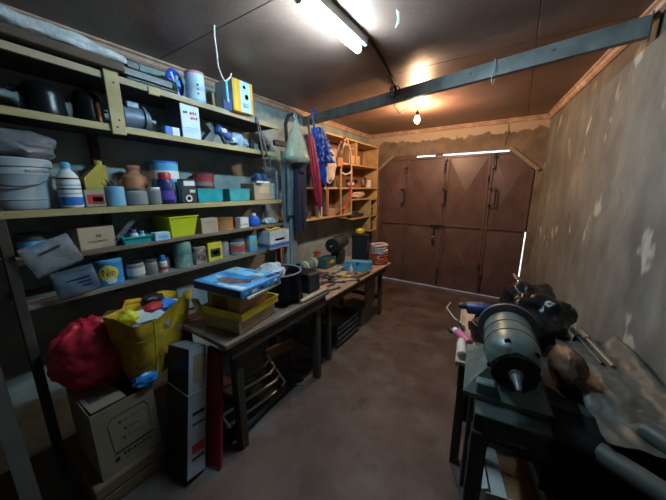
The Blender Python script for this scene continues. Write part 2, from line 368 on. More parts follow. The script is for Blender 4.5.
wire('hanging_wire', 'pale wire hanging from the ceiling ending in an upturned hook', 'wire', [(-1.60, 1.165, 2.598), (-1.64, 1.19, 2.56), (-1.70, 1.24, 2.50), (-1.74, 1.27, 2.455), (-1.80, 1.335, 2.425), (-1.83, 1.38, 2.41), (-1.83, 1.405, 2.425), (-1.83, 1.43, 2.45), (-1.82, 1.435, 2.475)], .005, offw_m)
t = thing('blue_tie', 'light blue cord knotted to the hanging wire with a navy tag', 'cord', (-1.83, 1.392, 2.40))
obj('cord', tube(NB(), [(0, 0, .02), (-.004, .004, -.03), (-.01, .01, -.08), (-.012, .016, -.12)], .008, 6), cyan_m, t)
obj('tag', prism(NB(), [(-.03, -.17), (.035, -.175), (.04, -.12), (.028, -.085), (.018, -.12), (-.01, -.12), (-.03, -.105)], -.018, -.006, 'x'), navy_m, t, smooth=0)
wire('ceiling_wire', 'bent pale wire end poking out of the ceiling beside the tube light', 'wire', [(-.66, 1.62, 2.598), (-.66, 1.64, 2.56), (-.68, 1.66, 2.535), (-.65, 1.64, 2.548), (-.64, 1.60, 2.575)], .003, offw_m)
wire('beam_wire', 'thin wire looped down over the steel beam near the right wall', 'wire', [(-.25, 2.50, 2.556), (-.25, 2.46, 2.557), (-.25, 2.445, 2.50), (-.26, 2.44, 2.42), (-.25, 2.445, 2.385), (-.24, 2.44, 2.42)], .003, offw_m)
wire('wall_cable', 'grey cable hanging down the plaster above the gate', 'cable', [(-.235, YB - .006, 2.54), (-.23, YB - .01, 2.48), (-.215, YB - .008, 2.42), (-.245, YB - .012, 2.34), (-.25, YB - .008, 2.26)], .006, steel_m)

# ------------------------------------------------------------------ left shelf unit
XS = -2.03
def Z1(y): return 2.334 - .033 * y          # top faces of the shelves (the upper two sag towards the gate)
def Z2(y): return 2.046 - .018 * y
Z3, Z35, Z4 = 1.562, 1.312, 1.078
t = thing('shelf_unit', 'long rough timber wall shelving crammed with cans, jars and boxes', 'shelving', (XS, 1.0, 0))
def shelf_board(name, y0, y1, za, zb_, m, batten, x0=XL + .004, x1=XS - .012, th=.022, bh=.036):
    def slab(xa, xb, hh):
        b_ = NB(); vs = [b_.verts.new((x - XS, y - 1.0, (za if y == y0 else zb_) + dz)) for x in (xa, xb) for y in (y0, y1) for dz in (-hh, 0)]
        for f in ((0, 1, 3, 2), (4, 6, 7, 5), (0, 4, 5, 1), (2, 3, 7, 6), (0, 2, 6, 4), (1, 5, 7, 3)): b_.faces.new([vs[i] for i in f])
        return b_
    obj(name, slab(x0, x1, th), m, t, smooth=0)
    if batten: obj('edge_batten', slab(x1, x1 + .018, bh), batten, t, smooth=0)
shelf_board('shelf', -.6, 2.10, Z1(-.6), Z1(2.1), dkboard_m, board_m)
shelf_board('shelf', -.6, 2.10, Z2(-.6), Z2(2.1), dkboard_m, ybatten_m)
shelf_board('shelf', .20, 2.10, Z3, Z3, dkboard_m, ybatten_m)
shelf_board('shelf', .20, 2.12, Z35, Z35 + .006, bench_m, None, x1=XS + .0, th=.02)
shelf_board('shelf', .20, 2.14, Z4, Z4, mat('grey_board', (.2, .2, .18), .75, var=.3, scale=6, bump=.2, stretch=(1, .2, 1)), None, x1=XS + .0, th=.024)
def part(name, c, s, m, bev=.003, rz=0, rot=None): return bx(name, (c[0] - XS, c[1] - 1.0, c[2]), s, m, t, bev, rz, rot)
p = part('upright', (XS + .012, .757, 2.152), (.02, .072, .345), ybatten_m)
for z in (2.02, 2.06, 2.26): obj('nail', lathe(NB(), [(.006, 0), (.004, .003)], (.022, .757 - 1 + .01 * math.sin(z * 40), z), 8, Matrix.Rotation(PI / 2, 3, 'Y')), dark_m, t)
part('upright', (XS - .02, .215, .79), (.05, .04, 1.57), dkboard_m)
part('upright', (XL + .05, .72, 1.6), (.05, .045, 1.3), dkboard_m)
part('upright', (XS - .005, 2.165, 1.02), (.04, .05, 2.04), mat('blue_grey_timber', (.16, .24, .29), .7, var=.3, scale=6, bump=.15, stretch=(1, 1, .2)))
part('upright', (XS + .0, 2.245, .98), (.05, .1, 1.96), MATS['blue_grey_timber'])
part('bracket', (XS + .02, 2.15, 2.10), (.04, .26, .05), dark_m)
part('cleat', (XS + .004, .985, Z1(.98) - .026), (.02, .07, .05), ybatten_m)
part('cleat', (XS - .01, 2.06, 1.70), (.03, .02, .28), MATS['blue_grey_timber'])

# ------------------------------------------------------------------ builders for what stands on the shelves (front looks along +x)
def carton(name, label, cat, xf, depth, y0, y1, z0, h, m, rz=0., prints=(), seam=True, group=None, flap=None):
    t = thing(name, label, cat, (xf - depth / 2, (y0 + y1) / 2, z0 + .0005), rz, group); W = y1 - y0
    obj('body', box(NB(), (0, 0, h / 2), (depth, W, h), bev=.003), m, t, smooth=0)
    if seam:
        bx('top_flap', (-depth * .25, 0, h + .0012), (depth * .485, W * .985, .0024), flap or m, t, bev=0)
        bx('top_flap', (depth * .25, 0, h + .0012), (depth * .485, W * .985, .0024), flap or m, t, bev=0)
    for pr in prints:      # (kind, y, z, w, h, mat[, text])
        k, y, z, w_, hh, mm = pr[:6]
        if k == 'r': bx('printed_patch', (depth / 2 + .0008, y * W, z * h), (.0016, w_ * W, hh * h), mm, t, bev=0)
        if k == 's': bx('printed_patch', (y * depth, -W / 2 - .0008, z * h), (w_ * depth, .0016, hh * h), mm, t, bev=0)
        if k == 't': smudge('faded_print', w_ * W, hh * h * .7, mm, t, onx(depth / 2 + .0022, y * W, z * h), pr[6], int(1000 * W))
        if k == 'c': obj('printed_patch', lathe(NB(), [(w_ * W, 0), (w_ * W, .0016)], (depth / 2, y * W, z * h), 16, Matrix.Rotation(PI / 2, 3, 'Y')), mm, t)
    return t
def can(name, label, cat, c, r, h, m, lid=None, band=None, patches=(), group=None, txt=None, a0=None, seg=24, waist=1., handle=False):
    t = thing(name, label, cat, (c[0], c[1], c[2] + .0005), 0, group)
    obj('body', lathe(NB(), [(r * .96, 0), (r, .004), (r, .008), (r * .985 * waist, .012), (r * .985 * waist, h - .012), (r, h - .008), (r, h - .003), (r * .95, h), (r * .92, h - .004)], (0, 0, 0), seg), m, t)
    if lid: obj('lid', lathe(NB(), [(r * .93, h - .003), (r * 1.01, h - .001), (r * 1.01, h + .012), (r * .9, h + .016)], (0, 0, 0), seg), lid, t)
    if band:
        mm, f0, f1 = band
        lb = obj('label', lathe(NB(), [(r * .99, h * f0), (r * .995, h * f0), (r * .995, h * f1), (r * .99, h * f1)], (0, 0, 0), seg, cap=False), mm, t)
    af = math.atan2(-c[1], -c[0])
    for a_, zf, wa, hz, mm in patches:      # curved printed patch: offset angle, height, half angle, half height
        b_ = NB(); vs = [Vector((r * .996 * math.cos(af + a_ + wa * math.cos(q)), r * .996 * math.sin(af + a_ + wa * math.cos(q)), h * (zf + hz * math.sin(q) * (1 + .1 * math.sin(5 * q))))) for q in [i * PI / 14 for i in range(28)]]
        n_ = len(vs); g0 = []
        for s_ in (1., .66, .33):
            g0.append([b_.verts.new((r * .997 * math.cos(af + a_ + wa * s_ * math.cos(q)), r * .997 * math.sin(af + a_ + wa * s_ * math.cos(q)), h * (zf + hz * s_ * math.sin(q) * (1 + .1 * math.sin(5 * q))))) for q in [i * PI / 14 for i in range(28)]])
        for A_, B__ in zip(g0, g0[1:]):
            for i in range(28): b_.faces.new((A_[i], A_[(i + 1) % 28], B__[(i + 1) % 28], B__[i]))
        b_.faces.new(g0[-1]); obj('printed_patch', b_, mm, t, smooth=60)
    if txt:
        s, mm, size, zf = txt[:4]; text('lettering', s, size, mm, t, oncyl(r * 1.004, h * zf, math.atan2(-c[1], -c[0]) + PI if False else math.atan2(0 - c[1], 0 - c[0])), txt[4] if len(txt) > 4 else None)
    if handle: obj('handle', tube(NB(), [(0, r, h * .8), (0, r * 1.3, h * .78), (0, r * 1.42, h * .5), (0, r * 1.3, h * .22), (0, r, h * .2)], r * .1, 6), m, t)
    return t
def jar(name, label, c, r, h, lidm, fill, fh=.7, group=None, lab=None):
    t = thing(name, label, 'jar', (c[0], c[1], c[2] + .0005), 0, group)
    obj('glass', lathe(NB(), [(r * .9, 0), (r, .006), (r, h * .78), (r * .84, h * .86), (r * .82, h * .93)], (0, 0, 0), 20), glass_m, t)
    if lidm: obj('lid', lathe(NB(), [(r * .86, h * .86), (r * .9, h * .88), (r * .9, h * .99), (r * .84, h)], (0, 0, 0), 20), lidm, t)
    b = NB(); rr = random.Random(int(r * 9999) + int(h * 777))
    for k in range(34):
        a = rr.uniform(0, 2 * PI); q = r * .78 * rr.random() ** .5; p0 = Vector((q * math.cos(a), q * math.sin(a), .012 + (h * fh - .02) * rr.random()))
        d = Vector((rr.uniform(-1, 1), rr.uniform(-1, 1), rr.uniform(-.5, .5))).normalized() * r * .22
        tube(b, [p0 - d, p0 + d], r * rr.uniform(.06, .14), 5)
    lathe(b, [(r * .8, .006), (r * .86, .012), (r * .86, h * fh * .7), (r * .5, h * fh * .75)], (0, 0, 0), 14)
    q = obj('contents', b, fill, t); q['kind'] = 'stuff'
    if lab: obj('label', lathe(NB(), [(r * 1.005, h * .2), (r * 1.012, h * .2), (r * 1.012, h * .62), (r * 1.005, h * .62)], (0, 0, 0), 20, cap=False), lab, t)
    return t
def bottle(name, label, c, prof, m, capm=None, capprof=None, band=None, squash=1., rz=0., group=None, cat='bottle'):
    t = thing(name, label, cat, (c[0], c[1], c[2] + .0005), rz, group)
    obj('body', lathe(NB(), prof, (0, 0, 0), 20, squash=squash), m, t)
    if capm: obj('cap', lathe(NB(), capprof, (0, 0, 0), 16, squash=squash), capm, t)
    if band:
        mm, r, z0, z1 = band; obj('label', lathe(NB(), [(r, z0), (r * 1.01, z0), (r * 1.01, z1), (r, z1)], (0, 0, 0), 20, cap=False, squash=squash), mm, t)
    return t
def tray(name, label, cat, xf, depth, y0, y1, z0, h, m, flare=.12, wall=.005, rz=0., group=None, parent=None):
    """open bin with flared sides"""
    t = thing(name, label, cat, (xf - depth / 2, (y0 + y1) / 2, z0 + .0005), rz, group); W = y1 - y0; b = NB()
    def ring(sx, sy, z): return [b.verts.new((x * sx / 2, y * sy / 2, z)) for x, y in ((-1, -1), (1, -1), (1, 1), (-1, 1))]
    k = 1 - flare
    R_ = [ring(depth * k, W * k, 0), ring(depth, W, h), ring(depth - 2 * wall, W - 2 * wall, h), ring(depth * k - 2 * wall, W * k - 2 * wall, wall)]
    b.faces.new(list(reversed(R_[0]))); b.faces.new(R_[3])
    for A, B_ in zip(R_, R_[1:]):
        for i in range(4): b.faces.new((A[i], A[(i + 1) % 4], B_[(i + 1) % 4], B_[i]))
    obj('body', b, m, t, smooth=0)
    b = NB()
    for sx, sy, lx, ly in ((0, -1, depth + .012, .01), (0, 1, depth + .012, .01), (-1, 0, .01, W + .012), (1, 0, .01, W + .012)): box(b, (sx * depth / 2, sy * W / 2, h - .004), (lx, ly, .009))
    obj('rim', b, m, t, smooth=0)
    return t

# ---- top shelf
t = thing('wrapped_board', 'long dark plank with dirty white padding on the top shelf', 'board', (-2.10, .35, Z1(.35) + .022))
def pad(u, v):      # lumpy roll: section goes round with v
    y = -.75 + 1.26 * u; a = v * 2 * PI; e = min(1, (1 - u) * 6) ** .5 if u < 1 else 0.
    n = .018 * mnoise.noise(Vector((y * 7, math.cos(a) * 1.5, math.sin(a) * 1.5))) + .008 * mnoise.noise(Vector((y * 22, math.cos(a) * 3, math.sin(a) * 3)))
    x = (.115 + n) * math.copysign(abs(math.cos(a)) ** .5, math.cos(a)) * (.6 + .4 * e); z = .085 - .02 * max(0, u - .6) + (.036 + n) * math.copysign(abs(math.sin(a)) ** .7, math.sin(a)) * (.35 + .65 * e)
    return Vector((x, y, z - .033 * y))
b = NB(); sheet(b, pad, 60, 24, 0); bmesh.ops.remove_doubles(b, verts=b.verts, dist=1e-4); bmesh.ops.holes_fill(b, edges=[e for e in b.edges if e.is_boundary])
obj('padding', b, mat('dirty_white_foam', (.55, .58, .60), .85, var=.3, scale=14, bump=.5), t, smooth=60)
obj('plank', box(NB(), (0, -.13, .02), (.25, 1.2, .045), rot=Matrix.Rotation(-.033, 3, 'X'), bev=.004), mat('brown_plank', (.1, .07, .05), .8, bump=.2), t, smooth=0)
t = thing('power_saw', 'black power tool with a stepped body lying on the top shelf', 'tool', (-2.10, .99, Z1(.99)), 0, rot=(math.radians(-1.9), 0, 0))
bx('body', (0, -.02, .045), (.15, .3, .06), black_m, t, bev=.012); bx('motor_block', (.01, -.1, .095), (.10, .08, .055), black_m, t, bev=.01)
obj('grip', tube(NB(), [(0, .04, .07), (0, .10, .10), (0, .17, .085), (0, .18, .04)], .018, 8), black_m, t); bx('base_plate', (0, 0, .008), (.17, .30, .012), dark_m, t)
bx('trigger', (.02, .11, .06), (.03, .03, .025), red_m, t)
t = thing('fan_rotor', 'round blue plastic fan with white radiating blades standing on the top shelf', 'fan', (-2.20, 1.205, Z1(1.2)), 0, rot=(-.033, 0, .5))
RY = Matrix.Rotation(PI / 2, 3, 'Y')
obj('rim', tube(NB(), [(.02, .085 * math.cos(a), .12 + .085 * math.sin(a)) for a in [i * PI / 14 for i in range(28)]], .012, 6, closed=True), mat('bright_blue', (.02, .10, .62), .4), t)
obj('hub', lathe(NB(), [(.026, -.012), (.026, .02), (.02, .03)], (.02, 0, .12), 14, RY), cyan_m, t)
for k in range(12):
    a = k * PI / 6; b = NB(); box(b, (0, .052, 0), (.008, .06, .022), rot=None); bmesh.ops.rotate(b, verts=b.verts, matrix=Matrix.Rotation(a, 3, 'X')); bmesh.ops.translate(b, verts=b.verts, vec=(.02, 0, .12))
    obj('blade', b, MATS['bright_blue'] if k % 2 else paper_m, t, smooth=0)
bx('foot', (.01, 0, .02), (.07, .10, .04), black_m, t)
can('tall_canister', 'tall pale blue-white canister with a pink lid on the top shelf', 'canister', (-2.12, 1.335, Z1(1.31)), .068, .20, mat('pale_blue', (.50, .66, .80), .5, var=.08), lid=mat('pink_lid', (.7, .25, .27), .5), band=(cyan_m, .05, .12), patches=[(.25, .6, .12, .05, navy_m), (.25, .45, .15, .03, navy_m), (.25, .3, .1, .04, navy_m), (.25, .75, .15, .02, cyan_m)])
carton('thin_book', 'thin brown hardback standing alone on the top shelf', 'book', -2.10, .10, 1.455, 1.48, Z1(1.47), .125, carddark_m, seam=False, prints=[('r', 0, .5, .5, .9, card_m)])
t = carton('parts_box', 'orange box with a pale blue label jutting out over the top shelf edge', 'box', -1.97, .22, 1.555, 1.755, Z1(1.65), .235, orange_m, prints=[('r', .1, .5, .5, .98, mat('label_blue', (.45, .68, .88), .5, var=.06)), ('r', -.36, .5, .08, .98, yellow_m), ('c', .06, .82, .07, 0, ink_m), ('c', .16, .52, .1, 0, blue_m), ('r', .08, .28, .3, .03, cyan_m), ('r', .08, .2, .3, .03, cyan_m), ('s', 0, .5, .98, .98, mat('grey_side', (.32, .36, .40), .6))])

# ---- second shelf
def pot(c, r, h, label, ring):
    t = thing('cooking_pot', label, 'pot', (c[0], c[1], c[2] + .0005))
    obj('body', lathe(NB(), [(r * 1.02, 0), (r * 1.06, .01), (r, h * .3), (r * .98, h * .6), (r * .9, h * .62)], (0, 0, 0), 24), blackgloss_m, t)
    obj('lid', lathe(NB(), [(r * .99, h * .6), (r * 1.0, h * .64), (r * .93, h * .8), (r * .7, h * .93), (r * .3, h), (.004, h)], (0, 0, 0), 24), blackgloss_m, t)
    if ring: obj('ring_handle', tube(NB(), [(.03 * math.cos(a) * .5, -r - .014 + .016 * math.cos(a), h * .7 + .016 * math.sin(a)) for a in [i * PI / 6 for i in range(12)]], .004, 6, closed=True), black_m, t)
    else: obj('side_lug', box(NB(), (0, r + .008, h * .5), (.05, .03, .012), bev=.004), black_m, t)
    return t
pot((-2.17, .485, Z2(.485)), .088, .175, 'squat black enamel pot with a ring handle on the second shelf', True)
pot((-2.17, .675, Z2(.675)), .072, .19, 'smaller black enamel pot beside the yellow upright board', False)
t = thing('motor_casting', 'blue-grey cast motor housing with a flange on the second shelf', 'motor', (-2.16, .925, Z2(.925)))
motor_m = mat('blue_grey_cast', (.14, .19, .25), .5, .3, var=.3, scale=8)
obj('housing', lathe(NB(), [(.04, -.1), (.07, -.095), (.075, -.03), (.07, .02), (.06, .06), (.03, .075)], (0, 0, .085), 18, Matrix.Rotation(-PI / 2, 3, 'X')), motor_m, t)
obj('flange', lathe(NB(), [(.085, 0), (.085, .015)], (0, .02, .0855), 18, Matrix.Rotation(-PI / 2, 3, 'X')), motor_m, t)
bx('foot', (0, -.03, .01), (.13, .12, .018), motor_m, t); obj('shaft', lathe(NB(), [(.013, .07), (.013, .11)], (0, 0, .085), 10, Matrix.Rotation(-PI / 2, 3, 'X')), chrome_m, t)
bx('terminal_box', (.03, -.04, .155), (.06, .07, .04), motor_m, t, bev=.006)
carton('small_box', 'little blue and white box lying beside the cast motor housing', 'box', -2.06, .07, 1.05, 1.145, Z2(1.1), .06, blue_m, seam=False, prints=[('r', .22, .5, .5, .9, paper_m), ('s', .2, .5, .5, .9, cyan_m)])
carton('tall_box', 'tall white box with red lettering standing on the second shelf', 'box', -2.05, .2, 1.16, 1.30, Z2(1.23), .245, mat('box_white', (.60, .70, .74), .55, var=.06), prints=[('s', 0, .5, .99, .99, mat('box_shadow_grey', (.13, .15, .17), .6)), ('t', .18, .72, .42, .16, red_m, 3), ('t', .18, .58, .4, .14, red_m, 4), ('t', -.25, .72, .25, .14, ink_m, 2), ('r', 0, .3, .7, .015, cyan_m), ('r', 0, .24, .7, .015, cyan_m), ('r', -.1, .18, .5, .015, cyan_m)])  # dark side patch is shade put into the colour, not print
t = thing('shelf_bracket', 'bent grey sheet-metal bracket leaning on the second shelf', 'bracket', (-2.16, 1.42, Z2(1.42)))
obj('plate', prism(NB(), [(-.07, 0), (.02, 0), (.075, .10), (.02, .165), (-.02, .15), (.02, .1)], -.05, .03, 'x'), steel_m, t, smooth=0); bx('foot', (.0, -.02, .006), (.12, .09, .01), steel_m, t)
t = thing('electric_drill', 'blue electric drill lying nose down on the second shelf', 'drill', (-2.11, 1.545, Z2(1.545)))
obj('motor_body', lathe(NB(), [(.02, -.08), (.035, -.07), (.036, .03), (.028, .06), (.016, .07)], (0, 0, .10), 14, Matrix.Rotation(math.radians(-115), 3, 'X')), mat('tool_blue', (.05, .13, .42), .4), t)
obj('chuck', lathe(NB(), [(.018, .07), (.02, .10), (.01, .12)], (0, 0, .10), 12, Matrix.Rotation(math.radians(-115), 3, 'X')), chrome_m, t)
obj('handle', tube(NB(), [(0, -.03, .10), (0, -.01, .05), (.01, .01, .012)], .018, 8), black_m, t)
bx('vent_plate', (.034, -.02, .115), (.006, .05, .03), offw_m, t)
t = tag(obj('crumpled_bag', blob(NB(), (0, 0, .06), (.06, .085, .065), .35, 2.5, 4, 3, flatz=-.0595), mat('pale_blue_film', (.42, .56, .72), .35, var=.25, bump=.4, bscale=12), loc=(-2.13, 1.70, Z2(1.70))), 'crumpled pale blue plastic bag beside the blue drill', 'bag')
t = thing('hand_pump', 'small dark hand pump with a bent spout near the shelf end', 'pump', (-2.15, 1.865, Z2(1.865)))
obj('body', lathe(NB(), [(.035, 0), (.035, .01), (.022, .02), (.022, .10), (.026, .11), (.01, .125)], (0, 0, 0), 14), dark_m, t); obj('spout', tube(NB(), [(.01, 0, .1), (.03, -.03, .12), (.04, -.05, .1)], .008, 6), dark_m, t)
t = thing('gear_casting', 'dark round gear casting at the end of the second shelf', 'machine part', (-2.15, 2.02, Z2(2.02)))
obj('disc', lathe(NB(), [(.03, -.025), (.06, -.02), (.06, .02), (.03, .025)], (0, 0, .0605), 16, Matrix.Rotation(PI / 2, 3, 'Y')), dark_m, t)
for k in range(14):
    a = k * PI / 7; bx('tooth', (0, .062 * math.cos(a), .0605 + .055 * math.sin(a) + .005), (.03, .012, .012), dark_m, t, rot=Matrix.Rotation(a, 3, 'X'))
obj('shaft', lathe(NB(), [(.012, -.04), (.012, .06)], (0, 0, .06), 10, Matrix.Rotation(PI / 2, 3, 'Y')), dark_m, t)
t = thing('hanging_tongs', 'pair of long flat grey bars hung over the top shelf edge', 'tongs', (XS + .02, 1.86, Z1(1.86)))
for dy0, dy1, dz in ((-.05, .02, -.44), (-.035, .09, -.42)):
    b = NB(); d = Vector((.018, dy1 - dy0, dz)); tube(b, [(.0, dy0, .012), (.006, dy0 + .004, -.02), (.02 + .0, dy1, dz)], .013, 6, flat=.5); obj('bar', b, steel_m, t)
obj('pivot', lathe(NB(), [(.014, -.012), (.014, .012)], (.008, -.035, -.06), 10, RY), dark_m, t)

# ---- third shelf
t = thing('plastic_bucket', 'lidded white plastic bucket with dark lettering under the lid', 'bucket', (-2.20, .325, Z3 + .0005))
bk = mat('bucket_white', (.40, .46, .52), .5, var=.18, scale=6)
obj('body', lathe(NB(), [(.118, 0), (.124, .008), (.126, .045), (.130, .05), (.128, .06), (.135, .17), (.139, .175), (.139, .2), (.135, .215)], (0, 0, 0), 32), bk, t)
obj('lid', lathe(NB(), [(.138, .212), (.146, .214), (.146, .248), (.138, .256), (.128, .25)], (0, 0, 0), 32), bk, t)
obj('handle', tube(NB(), [(.145 * math.cos(a), .145 * math.sin(a), .17 - .055 * math.cos(a + .14) ** 2) for a in [-PI / 2 + i * PI / 16 for i in range(17)]], .004, 6), steel_m, t)
text('lettering', 'SHCKROMAN', .022, ink_m, t, oncyl(.1405, .19, math.radians(28)), .11)
tag(obj('grey_plastic_bag', blob(NB(), (0, 0, .06), (.15, .19, .085), .2, 1.5, 9, 4, flatz=-.0595), greybag_m, loc=(-2.19, .315, Z3 + .2575)), 'crumpled grey plastic bag lying on the bucket lid', 'bag')
bottle('detergent_bottle', 'white bottle with a blue lower label beside the bucket', (-2.085, .50, Z3), [(.044, 0), (.05, .008), (.05, .14), (.046, .17), (.03, .195), (.02, .205), (.02, .215)], paper_m, cyan_m, [(.022, .212), (.022, .238), (.016, .245)], (blue_m, .0505, .015, .06))
t_ = bpy.data.objects['detergent_bottle']
for z_, mm_ in ((.075, cyan_m), (.10, navy_m), (.12, cyan_m), (.155, ink_m)): obj('printed_line', lathe(NB(), [(.0495, z_), (.0506, z_), (.0506, z_ + .007), (.0495, z_ + .007)], (0, 0, 0), 20, cap=False), mm_, t_)
can('enamel_mug', 'dull green enamel mug behind the red-labelled tin', 'mug', (-2.28, .565, Z3), .040, .145, mat('dull_green', (.12, .25, .2), .5), handle=True)
carton('square_tin', 'square tin with a red and cream label in front of the yellow jug', 'tin', -2.07, .1, .556, .652, Z3, .098, mat('cream_tin', (.42, .36, .27), .45, .2), seam=False, prints=[('r', 0, .45, .8, .55, red_m), ('r', .1, .45, .5, .25, offw_m)])
t = thing('oil_jug', 'tall dull yellow plastic jug with a sloped shoulder and round cap', 'jug', (-2.27, .685, Z3 + .0005))
ojm = mat('dull_yellow', (.46, .36, .05), .5, var=.2)
obj('body', prism(NB(), [(-.075, 0), (.045, 0), (.045, .25), (.0, .25), (-.075, .17)], -.045, .045, 'x'), ojm, t, smooth=0); obj('cap', lathe(NB(), [(.022, .25), (.022, .275), (.016, .28)], (0, .02, 0), 12), ojm, t)
t = can('blue_cup', 'light blue plastic cup full of metal scraps', 'cup', (-2.08, .705, Z3), .05, .118, mat('cup_blue', (.20, .48, .72), .45))
b = NB(); rr = random.Random(5)
for k in range(46):
    a = rr.uniform(0, 2 * PI); q = rr.uniform(0, .036); p0 = Vector((q * math.cos(a), q * math.sin(a), .09 + rr.uniform(0, .02))); d = Vector((rr.uniform(-.6, .6), rr.uniform(-.6, .6), 1)).normalized() * rr.uniform(.03, .075)
    tube(b, [p0, p0 + d * .6, p0 + d + Vector((rr.uniform(-.01, .01), rr.uniform(-.01, .01), -.004))], rr.uniform(.002, .005), 5)
o = obj('metal_scraps', b, rust_m, t); o['kind'] = 'stuff'
jar('glass_jar', 'wide glass jar of grey screws in front of the clay-coloured jug', (-2.085, .825, Z3), .06, .108, steel_m, dark_m, .6)
jar('glass_jar', 'narrow glass jar of bolts with a white lid beside the dark blue bottle', (-2.085, .932, Z3), .042, .115, white_m, steel_m, .55)
bottle('clay_jug', 'round terracotta-coloured jug with a short stepped neck behind the jars', (-2.27, .895, Z3), [(.07, 0), (.078, .03), (.08, .14), (.072, .185), (.045, .205), (.04, .215), (.04, .235), (.046, .24), (.046, .262), (.03, .265)], clay_m, cat='jug')
can('paint_can', 'big sky blue paint can with white patches behind the dark blue bottle', 'can', (-2.225, 1.085, Z3), .093, .285, cyan_m, lid=blue_m, band=(paper_m, .62, .82), patches=[(-.1, .72, .4, .05, blue_m), (.35, .4, .35, .12, paper_m), (-.4, .3, .3, .08, MATS['pale_blue']), (.3, .16, .4, .04, yellow_m)])
bottle('blue_bottle', 'dark blue bottle with a red cap in front of the big blue can', (-2.08, 1.01, Z3), [(.045, 0), (.05, .008), (.05, .15), (.044, .165), (.036, .17)], navy_m, red_m, [(.04, .168), (.04, .205), (.034, .215)], (mat('violet_label', (.12, .06, .36), .5), .0505, .03, .09))
carton('tea_box', 'black and white printed box standing next to the big blue can', 'box', -2.05, .065, 1.112, 1.215, Z3, .175, ink_m, prints=[('r', 0, .82, .8, .2, paper_m), ('c', -.1, .2, .25, 0, paper_m), ('c', -.1, .2, .14, 0, ink_m), ('r', .2, .5, .4, .12, offw_m), ('s', 0, .5, .9, .9, mat('blue_grey_print', (.2, .26, .3), .6))], seam=False)
tray('parts_bin', 'turquoise plastic bin standing in front of the stacked red-lidded tins', 'bin', -2.085, .10, 1.245, 1.465, Z3, .105, teal_m, flare=.06)
can('lower_tin', 'dark brown tin at the bottom of the two-tin stack', 'tin', (-2.285, 1.43, Z3), .086, .12, mat('brown_tin', (.11, .065, .05), .45, .3), band=(mat('black_band', (.03, .03, .03), .5), .3, .7))
can('upper_tin', 'red tin with a dark lid on top of the two-tin stack', 'tin', (-2.285, 1.43, Z3 + .122), .086, .10, mat('tin_red', (.36, .05, .05), .45), lid=mat('dark_lid', (.1, .03, .03), .4), band=(mat('tin_grey', (.22, .2, .2), .5), .1, .4))
tray('parts_bin', 'turquoise plastic bin standing next to the beige box', 'bin', -2.085, .11, 1.535, 1.755, Z3, .105, mat('teal_pale', (.06, .42, .46), .4), flare=.06)
t = carton('beige_box', 'beige cardboard box with a blue strip under the pair of blue shoes', 'box', -2.055, .2, 1.785, 2.045, Z3, .155, cardpale_m, prints=[('r', .05, .6, .7, .4, mat('print_tan', (.55, .46, .33), .7)), ('r', .44, .5, .1, .98, mat('faded_blue', (.2, .36, .46), .6)), ('s', 0, .5, .9, .95, carddark_m)])
def shoe(loc, rz, label):
    t = thing('shoe', label, 'shoe', loc, rz, 'blue shoes on the beige box')
    ol = [(-.035, -.1), (.03, -.1), (.036, -.03), (.04, .06), (.025, .11), (-.015, .115), (-.035, .06)]
    obj('sole', prism(NB(), ol, 0, .018, 'z'), paper_m, t, smooth=0)
    b = NB(); blob(b, (0, -.03, .05), (.034, .07, .045), .1, 2, 3, 2, flatz=-.033); blob(b, (0, .055, .035), (.034, .055, .03), .1, 2, 5, 2, flatz=-.018); obj('upper', b, mat('shoe_blue', (.06, .12, .3), .6), t)
    for k in range(3): obj('lace', tube(NB(), [(-.02, .01 + k * .022, .075 - k * .008), (0, .012 + k * .022, .084 - k * .008), (.022, .01 + k * .022, .075 - k * .008)], .004, 5), paper_m, t)
shoe((-2.11, 1.86, Z3 + .159), 1.2, 'blue canvas shoe with white laces on the beige box, nearest the turquoise bin'); shoe((-2.165, 1.965, Z3 + .159), 1.5, 'blue canvas shoe with white laces on the beige box, nearest the timber post')

# ---- middle shelf
can('small_can', 'small dark can with a light blue label behind the clear plastic bag', 'can', (-2.20, .33, Z35), .06, .12, mat('can_grey', (.1, .11, .12), .5, .3), band=(cyan_m, .15, .65))
carton('flat_carton', 'small cardboard box with faint print on the middle shelf', 'box', -2.09, .17, .487, .668, Z35, .128, cardpale_m, rz=.08, prints=[('t', .05, .62, .16, .26, mat('print_brown', (.15, .1, .07), .8), 2), ('t', .0, .36, .5, .13, MATS['print_brown'], 9)])
tray('tool_tray', 'shallow teal tray holding bottles on the middle shelf', 'tray', -2.05, .22, .70, .865, Z35, .05, teal_m, flare=.1)
t = thing('steel_square', 'flat grey metal bar leaning up from the teal tray', 'bar', (-2.10, .735, Z35 + .008))
obj('blade', box(NB(), (0, 0, .09), (.006, .03, .2), rot=Matrix.Rotation(-.75, 3, 'X'), bev=.001), steel_m, t, smooth=0); obj('stock', box(NB(), (0, -.035, .035), (.02, .04, .03), bev=.002), steel_m, t, smooth=0)
bottle('small_bottle', 'squat white bottle with a blue cap lying in the teal tray', (-2.13, .79, Z35 + .006), [(.024, 0), (.026, .005), (.026, .045), (.016, .06)], offw_m, blue_m, [(.016, .058), (.016, .082)])
bottle('small_bottle', 'squat white bottle with a pale blue cap at the end of the teal tray', (-2.12, .835, Z35 + .006), [(.016, 0), (.018, .005), (.018, .04), (.012, .05)], offw_m, cyan_m, [(.013, .048), (.013, .068)])
carton('soap_box', 'small pale blue box between teal tray and lime bin', 'box', -2.05, .07, .885, .985, Z35, .056, mat('soap_blue', (.42, .62, .78), .5), seam=False, prints=[('r', 0, .5, .6, .3, cyan_m)])
tray('lime_bin', 'bright lime yellow plastic bin with flared sides', 'bin', -2.07, .27, 1.0, 1.215, Z35, .155, lime_m, flare=.22)
